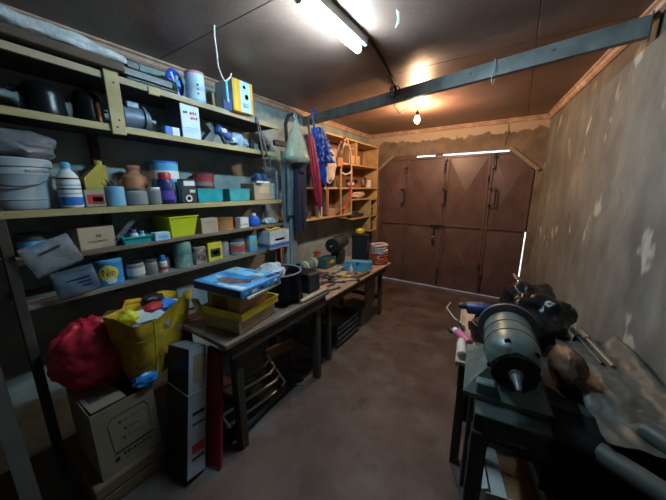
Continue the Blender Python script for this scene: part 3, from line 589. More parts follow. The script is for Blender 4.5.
carton('tan_box', 'small tan cardboard box right beside the lime bin', 'box', -2.07, .16, 1.24, 1.385, Z35, .12, cardpale_m, prints=[('r', 0, .75, .6, .08, card_m)])
can('biscuit_tin', 'low brown-orange tin between tan box and small white box', 'tin', (-2.15, 1.49, Z35), .085, .095, mat('tan_orange', (.42, .2, .07), .5), lid=mat('dark_orange_lid', (.26, .11, .04), .5))
carton('pill_box', 'small white box next to the little blue bottle', 'box', -2.08, .08, 1.62, 1.715, Z35, .095, paper_m, prints=[('r', 0, .35, .9, .2, mat('pale_green', (.4, .58, .52), .6))])
bottle('round_bottle', 'round bright blue bottle with a white cap on the middle shelf', (-2.1, 1.795, Z35 + .004), [(.04, 0), (.052, .015), (.054, .06), (.04, .09), (.02, .1)], mat('bright_blue2', (.02, .14, .66), .35), paper_m, [(.02, .098), (.02, .122)])
t = thing('pipe_elbow', 'bent grey pipe elbow standing near the blue-printed box', 'pipe', (-2.14, 1.90, Z35 + .004)); obj('pipe', tube(NB(), [(0, -.03, .015), (0, 0, .02), (0, .04, .06), (0, .05, .12), (0, .06, .17)], .014, 8), steel_m, t); obj('collar', tube(NB(), [(0, .058, .155), (0, .062, .185)], .019, 8), rust_m, t)
tag(obj('white_rag', blob(NB(), (0, 0, .03), (.05, .07, .035), .4, 3, 2, 3, flatz=-.0295), mat('white_cloth', (.6, .64, .68), .9, bump=.4), loc=(-2.11, 2.0, Z35 + .005)), 'crumpled white rag behind the timber post', 'rag')

# ---- lowest shelf
can('milk_tin', 'blue tin with a yellow splash and black Nin lettering', 'tin', (-2.12, .615, Z4), .076, .145, mat('tin_blue', (.04, .30, .66), .4), lid=mat('tin_lid', (.10, .36, .66), .4), txt=('Nin', ink_m, .066, .56, .062), patches=[(.0, .55, .68, .33, mat('tin_yellow', (.75, .62, .12), .45)), (-.95, .4, .3, .3, MATS['tin_yellow']), (.12, .22, .35, .13, paper_m)])
jar('glass_jar', 'black jar with a white label next to the blue lettered tin', (-2.10, .757, Z4), .052, .122, black_m, black_m, .7, lab=offw_m)
jar('glass_jar', 'small dark glass jar between white-labelled jar and tiny blue bottle', (-2.10, .856, Z4), .037, .104, steel_m, dark_m, .6)
bottle('tiny_bottle', 'tiny bottle with a blue cap and red-white label', (-2.09, .928, Z4), [(.024, 0), (.026, .005), (.026, .07), (.016, .082)], offw_m, blue_m, [(.018, .08), (.018, .12), (.014, .124)], (red_m, .0262, .02, .04))
jar('glass_jar', 'glass jar of washers standing before the green tin', (-2.2, .985, Z4), .048, .108, dark_m, steel_m, .6)
can('green_tin', 'tall teal green tin with worn patches', 'tin', (-2.105, 1.082, Z4), .064, .20, mat('worn_teal', (.05, .28, .27), .45, var=.4, scale=14, col2=(.35, .52, .46)))
carton('photo_box', 'small box with a dark brown photo print', 'box', -2.065, .10, 1.162, 1.252, Z4, .135, mat('photo_brown', (.07, .045, .04), .5, var=.5, scale=24, col2=(.5, .42, .38)), seam=False, prints=[('s', 0, .5, .8, .4, offw_m)])
carton('yellow_box', 'yellow and black printed box beside the dark photo box', 'box', -2.065, .12, 1.27, 1.40, Z4, .15, mat('box_yellow', (.66, .60, .06), .5), prints=[('r', 0, .45, .7, .45, ink_m), ('r', 0, .45, .4, .2, offw_m), ('s', .0, .5, .7, .35, ink_m), ('s', 0, .85, .8, .1, ink_m)], seam=True)
jar('glass_jar', 'tall dark-filled glass jar between yellow box and red-banded jar', (-2.14, 1.465, Z4), .046, .15, None, mat('dark_liquid', (.05, .06, .08), .3), .8)
jar('glass_jar', 'wide jar with a broad red band and steel lid', (-2.12, 1.592, Z4), .074, .14, steel_m, offw_m, .7, lab=mat('red_band', (.42, .09, .1), .5))
carton('juice_box', 'small sky blue and yellow carton next to the red-banded jar', 'carton', -2.07, .06, 1.70, 1.79, Z4, .15, cyan_m, seam=False, prints=[('r', .25, .45, .3, .5, yellow_m), ('s', 0, .5, .5, .5, yellow_m)])
t = carton('blue_print_box', 'white box with blue lower band beside the timber post', 'box', -1.965, .19, 1.86, 2.13, Z4, .185, cardpale_m, seam=False, prints=[('r', 0, .62, .98, .7, mat('box_pale', (.5, .58, .64), .6)), ('r', 0, .2, .98, .18, blue_m), ('r', 0, .5, .5, .12, mat('mid_blue', (.16, .3, .55), .6)), ('s', 0, .62, .96, .7, MATS['box_pale']), ('s', 0, .2, .96, .18, blue_m)])
t = thing('yellow_clamp', 'yellow cord loop lying on the blue-printed box', 'cord', (-2.05, 1.95, Z4 + .1875)); obj('loop', tube(NB(), [(.05 * math.cos(a), .08 * math.sin(a), .008 + .012 * (1 + math.sin(3 * a)) * .5) for a in [i * PI / 10 for i in range(20)]], .007, 6, closed=True), yellow_m, t); obj('end', tube(NB(), [(.045, 0, .012), (.05, .05, .02), (.03, .1, .01)], .007, 6), yellow_m, t)

# ---- clear bags hung on the shelf front
def pouch(name, label, c, w_, h, rx, m, seed, th=.035):
    t = thing(name, label, 'bag', c, 0, rot=(rx, 0, 0))
    def side(s):
        def fn(u, v):
            y = (u - .5) * w_; z = (v - .5) * h; e = max(0., math.sin(u * PI)) ** .5 * max(0., math.sin(v * PI)) ** .5
            return Vector((s * th * .5 * e * (1 + .5 * mnoise.noise(Vector((y * 12, z * 12, seed)))) + .012 * mnoise.noise(Vector((y * 7, z * 7, seed + 4))), y, z))
        return fn
    b = NB(); sheet(b, side(1), 16, 14, 0); sheet(b, side(-1), 16, 14, 0); bmesh.ops.remove_doubles(b, verts=b.verts, dist=5e-4); obj('film', b, m, t, smooth=180)
    bx('header', (.001, 0, h / 2 - .006), (.006, w_ * .96, .02), m, t, bev=0)
    return t
t = pouch('clear_bag', 'clear plastic pouch tilted on the shelf front beside the cardboard box', (-1.995, .36, 1.325), .205, .16, .32, clear_m, 1)
obj('black_strip', box(NB(), (.019, -.0, .035), (.004, .09, .012), rot=Matrix.Rotation(.1, 3, 'X')), ink_m, t, smooth=0)
t = pouch('clear_bag', 'bluish plastic pouch with dark print hung below the clear pouch', (-1.975, .425, 1.165), .185, .15, .12, mat('blue_film', (.12, .18, .26), .3, var=.3, alpha=.7, bump=.4, bscale=9), 2)
for k in range(3): obj('print_line', box(NB(), (.017, .01, .02 - k * .022), (.003, .10, .008)), navy_m, t, smooth=0)

# ------------------------------------------------------------------ things hung between the two shelf units
t = thing('iron_hook', 'black bent iron hook on top of the blue-grey timber post', 'hook', (-2.03, 2.22, 1.965))
obj('hook', tube(NB(), [(0, 0, 0), (0, 0, .2), (.01, -.02, .33), (.03, 0, .41), (.05, .05, .43), (.07, .09, .40), (.07, .1, .35)], .018, 8), blackmat_m, t); bx('foot_plate', (0, 0, .004), (.045, .09, .008), dark_m, t)
wire('hanging_line', 'thin dark line strung from the iron hook to the steel beam', 'line', [(-1.96, 2.30, 2.375), (-1.95, 2.5, 2.40), (-1.95, 2.7, 2.435), (-1.95, 2.832, 2.47)], .004, blackmat_m)
t = thing('carrier_bag', 'translucent greenish plastic carrier bag hanging from the iron hook', 'bag', (-1.905, 2.225, 1.925))
def bagfn(r0, sc, seed):
    def fn(u, v):
        a = u * 2 * PI; z = v * .42
        r = (.175 * (1 - v) ** .95 + .014) * (1 if v > .06 else (v / .06) ** .5 * .2 + .8) * sc
        r *= 1 + .12 * mnoise.noise(Vector((math.cos(a) * 1.6, math.sin(a) * 1.6, v * 3 + seed)))
        return Vector((r * math.cos(a) * .62, r * math.sin(a), z))
    return fn
b = NB(); sheet(b, bagfn(0, 1, 2), 28, 14, 0); bmesh.ops.remove_doubles(b, verts=b.verts, dist=1e-4); bmesh.ops.holes_fill(b, edges=[e for e in b.edges if e.is_boundary])
obj('film', b, mat('green_film', (.40, .50, .42), .25, var=.25, alpha=.5, bump=.3, bscale=10), t, smooth=60)
obj('handle_loop', tube(NB(), [(0, 0, .41), (.0, .015, .44), (-.02, .0, .465), (-.01, -.02, .44), (0, -.005, .41)], .008, 6), MATS['green_film'], t)
obj('contents', blob(NB(), (0, 0, .075), (.075, .13, .05), .3, 2, 3, 3), mat('bag_contents', (.32, .34, .14), .8, var=.4, scale=16), t)
t = thing('jeans', 'dark blue jeans hanging folded from the timber post', 'trousers', (-1.945, 2.30, 1.20))
den = mat('denim', (.008, .013, .032), .9, var=.3, scale=20, bump=.3, bscale=60)
for dy, ph in ((-.045, 0), (.045, 2)):
    def lf(u, v, dy=dy, ph=ph):
        a = u * 2 * PI; z = v * .68; r = .045 + .014 * v + .008 * math.sin(3 * a + ph + 4 * v)
        return Vector((r * .6 * math.cos(a), dy * (1 - .25 * v) + r * math.sin(a), z + .02 * math.sin(ph)))
    b = NB(); sheet(b, lf, 20, 12, 0); bmesh.ops.remove_doubles(b, verts=b.verts, dist=1e-4); bmesh.ops.holes_fill(b, edges=[e for e in b.edges if e.is_boundary]); obj('leg', b, den, t, smooth=80)
obj('waist', lathe(NB(), [(.085, .64), (.09, .70), (.088, .73), (.04, .735)], (0, 0, 0), 18, rot=None, squash=1.).copy() if False else lathe(NB(), [(.05, .63), (.062, .68), (.06, .72), (.03, .73)], (0, 0, 0), 18, squash=1.5), den, t)
tag(obj('grey_cloth', sheet(NB(), lambda u, v: Vector((.02 * math.sin(u * 9) * (1 - v * .5), (u - .5) * (.13 + .04 * (1 - v)), v * .5)), 18, 10, .006), mat('blue_grey_cloth', (.16, .24, .29), .9, var=.25, bump=.3), loc=(-1.955, 2.19, 1.40)), 'pale blue-grey cloth hanging on the timber post beside the jeans', 'cloth')
# red umbrella
def umbrella(name, label, top, tip, prof, m, ferr, hm, hook):
    top = Vector(top); tip = Vector(tip); d = (tip - top); L_ = d.length
    rot = Vector((0, 0, -1)).rotation_difference(d.normalized()).to_matrix()
    t = thing(name, label, 'umbrella', top, 0, rot=rot.to_euler())
    b = NB()
    def fn(u, v):
        a = u * 2 * PI; z = -v * L_
        r = 0
        for (v0, r0), (v1, r1) in zip(prof, prof[1:]):
            if v0 <= v <= v1: r = r0 + (r1 - r0) * (v - v0) / (v1 - v0); break
        r *= 1 + .22 * math.cos(8 * a + 3 * v)
        return Vector((r * math.cos(a), r * math.sin(a), z))
    sheet(b, fn, 48, 24, 0); bmesh.ops.remove_doubles(b, verts=b.verts, dist=1e-4); obj('canopy', b, m, t, smooth=60)
    obj('tie_strap', tube(NB(), [((prof[1][1] * 1.2) * math.cos(a), (prof[1][1] * 1.2) * math.sin(a), -L_ * .28) for a in [i * PI / 8 for i in range(16)]], .006, 5, closed=True), m, t)
    obj('ferrule', tube(NB(), [(0, 0, -L_ * .97), (0, 0, -L_ - .05)], .007, 8, r2=.004), ferr, t)
    obj('handle', tube(NB(), hook, .011, 8), hm, t)
    return t
redfab = mat('red_fabric', (.42, .035, .06), .5, var=.25, scale=8); blufab = mat('blue_fabric', (.015, .10, .55), .5, var=.3, scale=6)
hk = lambda s: [(0, 0, -.05), (0, 0, .06), (0, .0, .12), (0, -.02 * s, .16), (0, -.05 * s, .175), (0, -.075 * s, .155), (0, -.08 * s, .12)]
umbrella('red_umbrella', 'closed red umbrella with a hooked handle hung beside the jeans', (-1.93, 2.47, 2.235), (-1.94, 2.66, 1.40), [(0, .022), (.12, .034), (.45, .045), (.75, .04), (1, .008)], redfab, blackmat_m, leg_m, hk(-1))
umbrella('blue_umbrella', 'closed plain blue umbrella with a pale tip hung beside the red one', (-1.93, 2.555, 2.31), (-1.95, 2.775, 1.70), [(0, .03), (.2, .04), (.5, .05), (.8, .04), (1, .008)], blufab, paper_m, blufab, hk(-1))
t = thing('frilled_hat', 'ruffled blue and white patterned cloth hung on the blue umbrella', 'cloth', (-1.915, 2.62, 2.02))
frm = mat('blue_white_pattern', (.02, .10, .6), .7, var=.2, scale=26, col2=(.45, .62, .85), lo=.47, hi=.6)
def frill(k):
    def fn(u, v):
        a = u * 2 * PI; z = .30 - .075 * k - v * .13; r = (.078 + .022 * k - .013 * k * k * .3) * (.6 + .5 * v) * (1 + .28 * v * math.sin(9 * a + k * 2))
        return Vector((r * .7 * math.cos(a), r * math.sin(a) + (.30 - z) * .36, z))
    return fn
for k in range(4): b = NB(); sheet(b, frill(k), 54, 6, .002); obj('ruffle', b, frm, t, smooth=60)
tag(obj('beige_bag', blob(NB(), (0, 0, .2), (.05, .17, .21), .22, 2.2, 6, 3), mat('beige_cloth', (.55, .47, .40), .85, var=.45, bump=.3), loc=(-2.01, 2.93, 1.75)), 'beige cloth bag hanging in front of the honey-coloured shelf', 'bag')
t = thing('bow_saw', 'wooden frame bow saw with one red arm hung on the honey-coloured shelf', 'saw', (-2.045, 3.40, 1.33))
obj('arm', tube(NB(), [(0, -.12, .0), (.0, -.12, .5), (0, -.10, .82), (0, -.02, .97)], .014, 6), farboard_m, t)
obj('arm', tube(NB(), [(0, .165, .42), (0, .17, .6), (0, .14, .85), (0, .04, .97)], .016, 6), mat('pinkish_wood', (.5, .28, .2), .6), t); obj('arm', tube(NB(), [(0, -.16, .03), (0, .02, .10), (0, .15, .25), (0, .165, .44)], .014, 6), red_m, t)
obj('stretcher', tube(NB(), [(0, -.12, .56), (0, .0, .53), (0, .17, .57)], .012, 6), MATS['beige_cloth'], t)
obj('top_grip', tube(NB(), [(0, -.05, .96), (0, .0, 1.01), (0, .07, .95)], .022, 6), clay_m, t)
bx('blade', (.0, .02, .93), (.002, .22, .03), chrome_m, t, bev=0)
t = thing('tool_belt', 'tan leather tool belt pouch hung beside the bow saw', 'belt', (-2.03, 3.22, 1.95)); 
bx('pouch', (0, 0, .06), (.05, .13, .12), clay_m, t, bev=.012); obj('strap', tube(NB(), [(0, -.05, .11), (0, -.03, .24), (0, .05, .33), (0, .10, .30), (0, .06, .11)], .012, 6, flat=.4), MATS['beige_cloth'], t)

# ------------------------------------------------------------------ far shelf unit
FX = -2.08; y0, y1 = 2.98, 4.56
t = thing('open_shelf', 'honey-coloured open shelf unit on the left wall next to the gate', 'shelving', (FX, 3.75, 0))
def fp(name, xa, xb, ya, yb, za, zb_, m): return bx(name, ((xa + xb) / 2 - FX, (ya + yb) / 2 - 3.75, (za + zb_) / 2), (xb - xa, yb - ya, zb_ - za), m, t, bev=.002)
XW = XL + .004
fp('side_panel', XW, FX, y1 - .022, y1, .93, 2.36, farboard_m); fp('side_panel', XW, FX, y0, y0 + .022, 1.33, 2.34, redwood_m)
fp('top_board', XW, FX + .006, y0 - .01, y1 + .01, 2.335, 2.357, farboard_m)
fp('back_panel', XW, XW + .006, y0 + .022, y1 - .022, 1.30, 2.335, redwood_m)
fp('shelf', XW + .006, FX, y0 + .022, y1 - .022, 2.0, 2.022, farboard_m)
fp('shelf', XW + .006, FX, 2.62, y1 - .022, 1.664, 1.688, farboard_m)
fp('shelf', XW, FX, 2.42, 3.66, 1.285, 1.31, farboard_m)
fp('divider', XW + .006, FX, 3.64, 3.662, 1.31, 1.664, farboard_m); fp('divider', XW + .006, FX, 3.02, 3.04, 1.31, 1.664, farboard_m)
fp('shelf', XW + .006, FX, 3.662, y1 - .022, 1.495, 1.512, farboard_m); fp('shelf', XW + .006, FX, 3.662, 4.28, 1.20, 1.216, farboard_m)
fp('divider', XW + .006, FX, 3.78, 3.80, 2.022, 2.335, farboard_m)
fp('cubby_side', XW + .006, FX + .01, 4.28, 4.30, .95, 1.495, ybatten_m); fp('cubby_shelf', XW + .006, FX + .01, 4.30, y1 - .022, 1.2, 1.216, ybatten_m); fp('cubby_shelf', XW + .006, FX + .01, 4.30, y1 - .022, .95, .966, ybatten_m); fp('cubby_top', XW + .006, FX + .01, 4.30, y1 - .022, 1.48, 1.495, ybatten_m)
# contents of the far shelf
S2, S3, SL, SR, SR2 = 2.022, 1.688, 1.31, 1.512, 1.216
carton('pine_box', 'upright pine box in the top compartment of the honey-coloured shelf', 'box', -2.1, .18, 3.60, 3.76, S2, .22, farboard_m, seam=False, prints=[('r', 0, .75, .9, .4, redwood_m)])
carton('pine_box', 'small pale pine block box beside the compartment divider', 'box', -2.1, .12, 3.83, 3.93, S2, .13, ybatten_m, seam=False)
carton('brown_box', 'squat brown cardboard box in the top compartment behind the tool belt', 'box', -2.1, .2, 3.06, 3.3, S2, .16, card_m)
for i, (y, r, h, m, lab) in enumerate(((2.72, .045, .13, dark_m, 'dark paint tin at the open end of the honey-coloured shelf'), (2.84, .05, .11, rust_m, 'rusty tin second from the open end of the honey-coloured shelf'), (3.12, .05, .14, black_m, 'black tin behind the bow saw on the honey-coloured shelf'), (3.27, .05, .10, carddark_m, 'brown low tin behind the bow saw on the honey-coloured shelf'), (3.72, .06, .12, rust_m, 'rusty tin with a pale band on the honey-coloured shelf'))):
    can('old_tin', lab, 'tin', (-2.15, y, S3), r, h, m, band=(offw_m, .3, .6) if i == 4 else None, group=None)
t = thing('bench_plane', 'brown wooden bench plane resting on the honey-coloured shelf', 'plane', (-2.16, 3.93, S3)); bx('body', (0, 0, .03), (.07, .2, .06), redwood_m, t); obj('tote', tube(NB(), [(0, .07, .06), (0, .08, .1), (0, .06, .13)], .013, 6), redwood_m, t); bx('iron', (0, -.01, .08), (.045, .01, .08), dark_m, t, rot=Matrix.Rotation(.5, 3, 'X'))
t = thing('wire_coil', 'coil of rusty wire leaning in the middle bay near the gate', 'coil', (-2.14, 4.13, S3))
for k in range(4): obj('turn', tube(NB(), [(.008 * k - .01, .075 * math.cos(a), .085 + .075 * math.sin(a) + .003 * k) for a in [i * PI / 12 for i in range(24)]], .006, 5, closed=True), rust_m, t)
can('jam_jar', 'white lidded pot at the gate end of the middle bay', 'jar', (-2.15, 4.33, S3), .05, .13, offw_m, lid=redwood_m)
tag(obj('cloth_bundle', blob(NB(), (0, 0, .06), (.1, .22, .065), .3, 2.4, 3, 3, flatz=-.059), mat('pink_white_cloth', (.55, .42, .36), .9, bump=.3), loc=(-2.2, 4.0, SR)), 'crumpled pinkish white cloth bundle on the small upper shelf', 'cloth')
t = thing('grey_planer', 'long grey metal tool on the lowest small shelf', 'tool', (-2.18, 3.95, SR2)); bx('body', (0, 0, .03), (.1, .42, .05), dark_m, t, bev=.012); obj('grip', tube(NB(), [(0, -.12, .05), (0, -.06, .085), (0, .06, .085), (0, .12, .05)], .014, 6), steel_m, t)
for y, r, h, m, lab in ((2.52, .04, .10, ybatten_m, 'small yellow tin on the low curved end of the honey-coloured shelf'), (2.66, .05, .085, rust_m, 'rusty tin at the low open end of the honey-coloured shelf'), (2.90, .045, .13, offw_m, 'white tin in front of the divider of the honey-coloured shelf'), (3.42, .05, .08, redwood_m, 'red-brown tin in the low compartment of the honey-coloured shelf'), (3.55, .05, .075, card_m, 'tan tin in the low compartment of the honey-coloured shelf')):
    can('old_tin', lab, 'tin', (-2.14, y, SL), r, h, m)
carton('screw_box', 'flat brown screw box lying in the low compartment', 'box', -2.1, .18, 3.08, 3.32, SL, .09, card_m)
can('nail_tin', 'dark nail tin in the upper cubby by the gate', 'tin', (-2.16, 4.42, 1.216), .06, .14, rust_m); can('nail_tin', 'dark nail tin in the lower cubby by the gate', 'tin', (-2.16, 4.42, .966), .06, .12, dark_m)

# ------------------------------------------------------------------ near workbench
t = thing('workbench', 'worn dark wooden workbench holding the stack of boxes', 'bench', (-1.62, 1.35, 0))
ZB = .80
for i in range(3):
    bx('top_board', (-.235 + i * .2325, 0, ZB - .015), (.228, 1.04, .03), bench_m, t, bev=.004)
bx('apron', (.32, 0, ZB - .075), (.025, .96, .09), leg_m, t); bx('apron', (-.3, 0, ZB - .075), (.025, .96, .09), leg_m, t)
for x in (.285, -.27):
    for y in (-.42, .40): bx('leg', (x, y, (ZB - .03) / 2), (.06, .055, ZB - .03), leg_m, t, bev=.004)
bx('cross_rail', (0, .40, .3), (.5, .03, .05), leg_m, t); bx('cross_rail', (0, -.42, .3), (.5, .03, .05), leg_m, t)
# stack on the bench
RZ = .15; BC = (-1.485, 1.105)
t = thing('wooden_case', 'flat pale wooden case at the bottom of the stack on the workbench', 'case', (BC[0], BC[1], ZB + .0005), RZ)
pw = mat('pale_wood_case', (.56, .46, .33), .65, var=.12, stretch=(.3, 1, 1)); bx('body', (0, 0, .04), (.30, .34, .08), pw, t); bx('lid', (0, 0, .0835), (.302, .342, .006), pw, t, bev=.001)
for k in (-1, 1): bx('corner_plate', (.146, k * .166, .04), (.012, .012, .082), paper_m, t, bev=.001)
tray('lime_tray', 'lime yellow shallow tray in the middle of the stack on the workbench', 'tray', BC[0] + .175, .33, BC[1] - .175, BC[1] + .185, ZB + .0875, .05, mat('lime_pale', (.85, .84, .10), .45), flare=.0, rz=RZ)
carton('brown_carton', 'brown cardboard box standing in the lime tray', 'box', BC[0] + .13, .27, BC[1] - .14, BC[1] + .14, ZB + .094, .125, mat('bright_kraft', (.52, .36, .20), .75, var=.1), rz=RZ, prints=[('s', -.1, .5, .5, .8, carddark_m)])
t = thing('foam_sheet', 'thin white foam sheet lying under the blue game box', 'sheet', (BC[0] + .045, BC[1] + .02, ZB + .2225), RZ); bx('sheet', (0, 0, .009), (.33, .33, .018), offw_m, t); bx('edge_tape', (.166, 0, .009), (.003, .2, .012), cardpale_m, t, bev=0)
t = thing('game_box', 'flat blue printed box lid on top of the stack', 'box', (BC[0] + .0, BC[1] - .0, ZB + .2412), RZ - .05)
gb = mat('game_blue', (.03, .24, .72), .35, var=.3, scale=7, col2=(.14, .5, .9))
bx('body', (0, 0, .027), (.42, .36, .054), gb, t)
bx('printed_patch', (.211, 0, .027), (.0015, .34, .04), mat('game_side', (.02, .17, .62), .4, var=.4, scale=20, col2=(.2, .55, .9)), t, bev=0); bx('printed_patch', (0, -.181, .027), (.4, .0015, .04), navy_m, t, bev=0)
obj('picture', prism(NB(), [(-.10, -.10), (.05, -.12), (.16, -.05), (.12, .0), (.02, -.03), (-.08, -.04)], .0542, .0552, 'z'), mat('game_dark', (.06, .06, .1), .4, var=.6, scale=25, col2=(.35, .2, .18)), t, smooth=0)
obj('picture', prism(NB(), [(-.18, -.14), (-.06, -.16), (-.08, -.02), (-.17, -.0)], .0542, .0550, 'z'), cyan_m, t, smooth=0)
obj('picture', lathe(NB(), [(.03, .0542), (.03, .0552)], (.09, .11, 0), 14), mat('game_yellow', (.6, .6, .3), .4), t)
obj('picture', prism(NB(), [(-.2, .06), (.05, .04), (.0, .16), (-.18, .17)], .0542, .0551, 'z'), mat('game_sky', (.2, .55, .9), .4), t, smooth=0)
obj('picture', prism(NB(), [(.06, -.17), (.2, -.16), (.2, -.12), (.1, -.13)], .0542, .0552, 'z'), paper_m, t, smooth=0)
for k, (x, y, sx, sy, m) in enumerate(((-.13, -.05, .05, .02, paper_m), (-.02, .14, .12, .012, navy_m), (.13, .03, .05, .05, MATS['game_dark']), (-.15, .12, .04, .04, orange_m), (.02, -.15, .08, .015, paper_m), (.17, .12, .04, .08, navy_m), (.05, .09, .05, .012, paper_m))): bx('picture', (x, y, .0547), (sx, sy, .0014), m, t, bev=0)
for k in range(5): bx('picture', (.2122, -.14 + k * .065, .027 + .006 * math.sin(k * 5)), (.001, .03 + .01 * (k % 2), .018), (cyan_m, paper_m, navy_m)[k % 3], t, bev=0)
# black tub lined with a bin bag
t = thing('black_tub', 'round black tub with a bin liner full of rags on the workbench', 'tub', (-1.51, 1.495, ZB + .0005))
obj('body', lathe(NB(), [(.13, 0), (.14, .01), (.168, .215), (.175, .22), (.175, .232), (.165, .232), (.155, .18), (.13, .175)], (0, 0, 0), 28), black_m, t)
def liner(u, v):
    a = u * 2 * PI; r = .180 + .008 * math.sin(7 * a) + .012 * v * math.sin(11 * a + 1) + .01 * v; return Vector((r * math.cos(a), r * math.sin(a), .236 - v * (.20 + .025 * math.sin(3 * a))))
obj('bin_liner', sheet(NB(), liner, 60, 8, .002), mat('bin_bag_black', (.013, .015, .02), .3, bump=.4, bscale=14), t, smooth=70)
rim = obj('rim', tube(NB(), [(.178 * math.cos(a), .178 * math.sin(a), .237) for a in [i * PI / 16 for i in range(32)]], .007, 6, closed=True), mat('rim_grey', (.25, .24, .25), .35), t)
tag(obj('rag_heap', blob(NB(), (0, 0, .045), (.09, .11, .075), .3, 2.5, 8, 3, flatz=-.044), mat('rag_white_blue', (.5, .55, .62), .9, var=.35, scale=12, bump=.4), loc=(-1.56, 1.47, ZB + .18)), 'heap of white and pale blue rags in the black tub', 'rags')
tag(obj('black_cloth', blob(NB(), (0, 0, .03), (.05, .06, .03), .3, 2.5, 3, 3, flatz=-.029), blackmat_m, loc=(-1.57, 1.60, ZB + .18)), 'small crumpled black cloth behind the rags in the tub', 'cloth')
t = thing('battery_charger', 'black box with a knob at the far end of the workbench', 'charger', (-1.46, 1.785, ZB + .0005), .0)
bx('case', (0, 0, .085), (.17, .16, .17), black_m, t, bev=.006); bx('front_panel', (.087, 0, .085), (.006, .14, .14), dark_m, t); obj('knob', lathe(NB(), [(.022, .17), (.022, .20), (.016, .235), (.02, .24)], (-.05, -.05, 0), 12), dark_m, t)
t = thing('hand_rod', 'pale wooden rod lying along the workbench edge', 'rod', (-1.30, 1.68, ZB + .0175)); obj('rod', tube(NB(), [(0, -.17, 0), (0, .17, 0)], .016, 10), cardpale_m, t); obj('end_cap', tube(NB(), [(0, .165, 0), (0, .185, 0)], .017, 10), clay_m, t)
t = thing('yellow_hose', 'yellow hose loop hanging between shopping bag and wooden case', 'hose', (-1.69, 1.0, ZB)); obj('loop', tube(NB(), [(.06, -.03, .012), (.09, -.09, .05), (.07, -.12, .12), (.0, -.10, .16), (-.05, -.05, .13), (-.06, 0, .02)], .011, 8), mat('hose_yellow', (.55, .45, .06), .4), t); obj('nozzle', tube(NB(), [(-.06, 0, .02), (-.065, .02, .015), (-.07, .06, .014)], .013, 8), black_m, t)
t = thing('grey_pipe', 'thin grey pipe resting behind the stack on the workbench', 'pipe', (-1.82, 1.05, ZB + .012)); obj('pipe', tube(NB(), [(0, -.2, .06), (.02, 0, .02), (.03, .25, 0)], .011, 8), steel_m, t); obj('fitting', tube(NB(), [(0, -.21, .062), (0, -.17, .055)], .02, 8), offw_m, t)

# ---- under the near bench
t = thing('red_board', 'dark red painted plank standing against the workbench leg', 'board', (-1.36, .735, 0.002), 0, rot=(math.radians(-13), math.radians(-4), .3)); obj('plank', prism(NB(), [(-.05, 0), (.05, 0), (.05, .69), (-.03, .73), (-.05, .73)], -.012, .012, 'y'), mat('maroon_paint', (.24, .012, .035), .45, var=.2), t, smooth=0); bx('end_edge', (0, 0, .004), (.102, .026, .008), redwood_m, t)
t = thing('flat_carton_upright', 'tall black carton with a white printed side standing on the floor', 'carton', (-1.485, .625, .02), 0, rot=(math.radians(-12), math.radians(-6), .1))
bx('body', (0, 0, .37), (.20, .115, .74), mat('carton_black', (.01, .012, .022), .4), t); bx('white_side', (.101, 0, .37), (.003, .113, .738), mat('carton_white', (.38, .40, .46), .55, var=.12), t, bev=0); bx('top_tape', (0, 0, .7405), (.19, .1, .002), mat('grey_tape', (.2, .2, .22), .6), t, bev=0)
for k, (z, hh, m) in enumerate(((.62, .16, card_m), (.36, .02, ink_m), (.30, .012, ink_m), (.16, .05, red_m), (.1, .012, ink_m))): bx('printed_patch', (.1032, .01, z), (.0012, .08, hh), m, t, bev=0)
obj('string', tube(NB(), [(-.103, -.06, .52), (0, -.0605, .50), (.104, -.06, .48), (.1045, .06, .49)], .003, 5), offw_m, t)
t = thing('chair_frame', 'folded chrome tube chair frame lying under the workbench', 'chair', (-1.45, 1.2, 0), .1)
for k in range(4):
    y = .03 * k
    obj('tube_rail', tube(NB(), [(-.02 - .05 * k, -.32, .12 + .06 * k), (.02 - .05 * k, .2, .06 + .055 * k), (.01 - .05 * k, .27, .075 + .055 * k), (-.03 - .05 * k, .27, .12 + .05 * k)], .010, 8), chrome_m if k < 3 else steel_m, t)
bx('seat_pad', (-.12, -.02, .045), (.34, .5, .06), mat('seat_dark_green', (.02, .04, .04), .6), t, bev=.015); obj('cross_tube', tube(NB(), [(.0, -.3, .11), (-.2, -.3, .28)], .01, 8), chrome_m, t)
t = thing('scrap_board', 'brown scrap board propped under the workbench', 'board', (-1.62, 1.60, 0), -.2); obj('plank', box(NB(), (0, 0, .27), (.03, .34, .10), bev=.003), carddark_m, t, smooth=0); obj('prop', box(NB(), (0, .1, .11), (.03, .05, .22), bev=.003), leg_m, t, smooth=0); obj('prop', box(NB(), (0, -.12, .11), (.03, .05, .22), bev=.003), leg_m, t, smooth=0)
for i, (x, y, rz, l, lab) in enumerate(((-1.47, 1.56, .5, .2, 'short grey angle iron lying nearest the folded chair frame'), (-1.50, 1.69, .8, .18, 'short grey angle iron lying behind the bench leg'), (-1.52, 1.83, .6, .2, 'short grey angle iron lying between the two benches'))):
    t = thing('angle_iron', lab, 'metal bar', (x, y, 0), rz); bx('web', (0, 0, .004), (l, .06, .008), steel_m, t, bev=.001); bx('flange', (0, .028, .034), (l, .006, .06), steel_m, t, bev=.001)

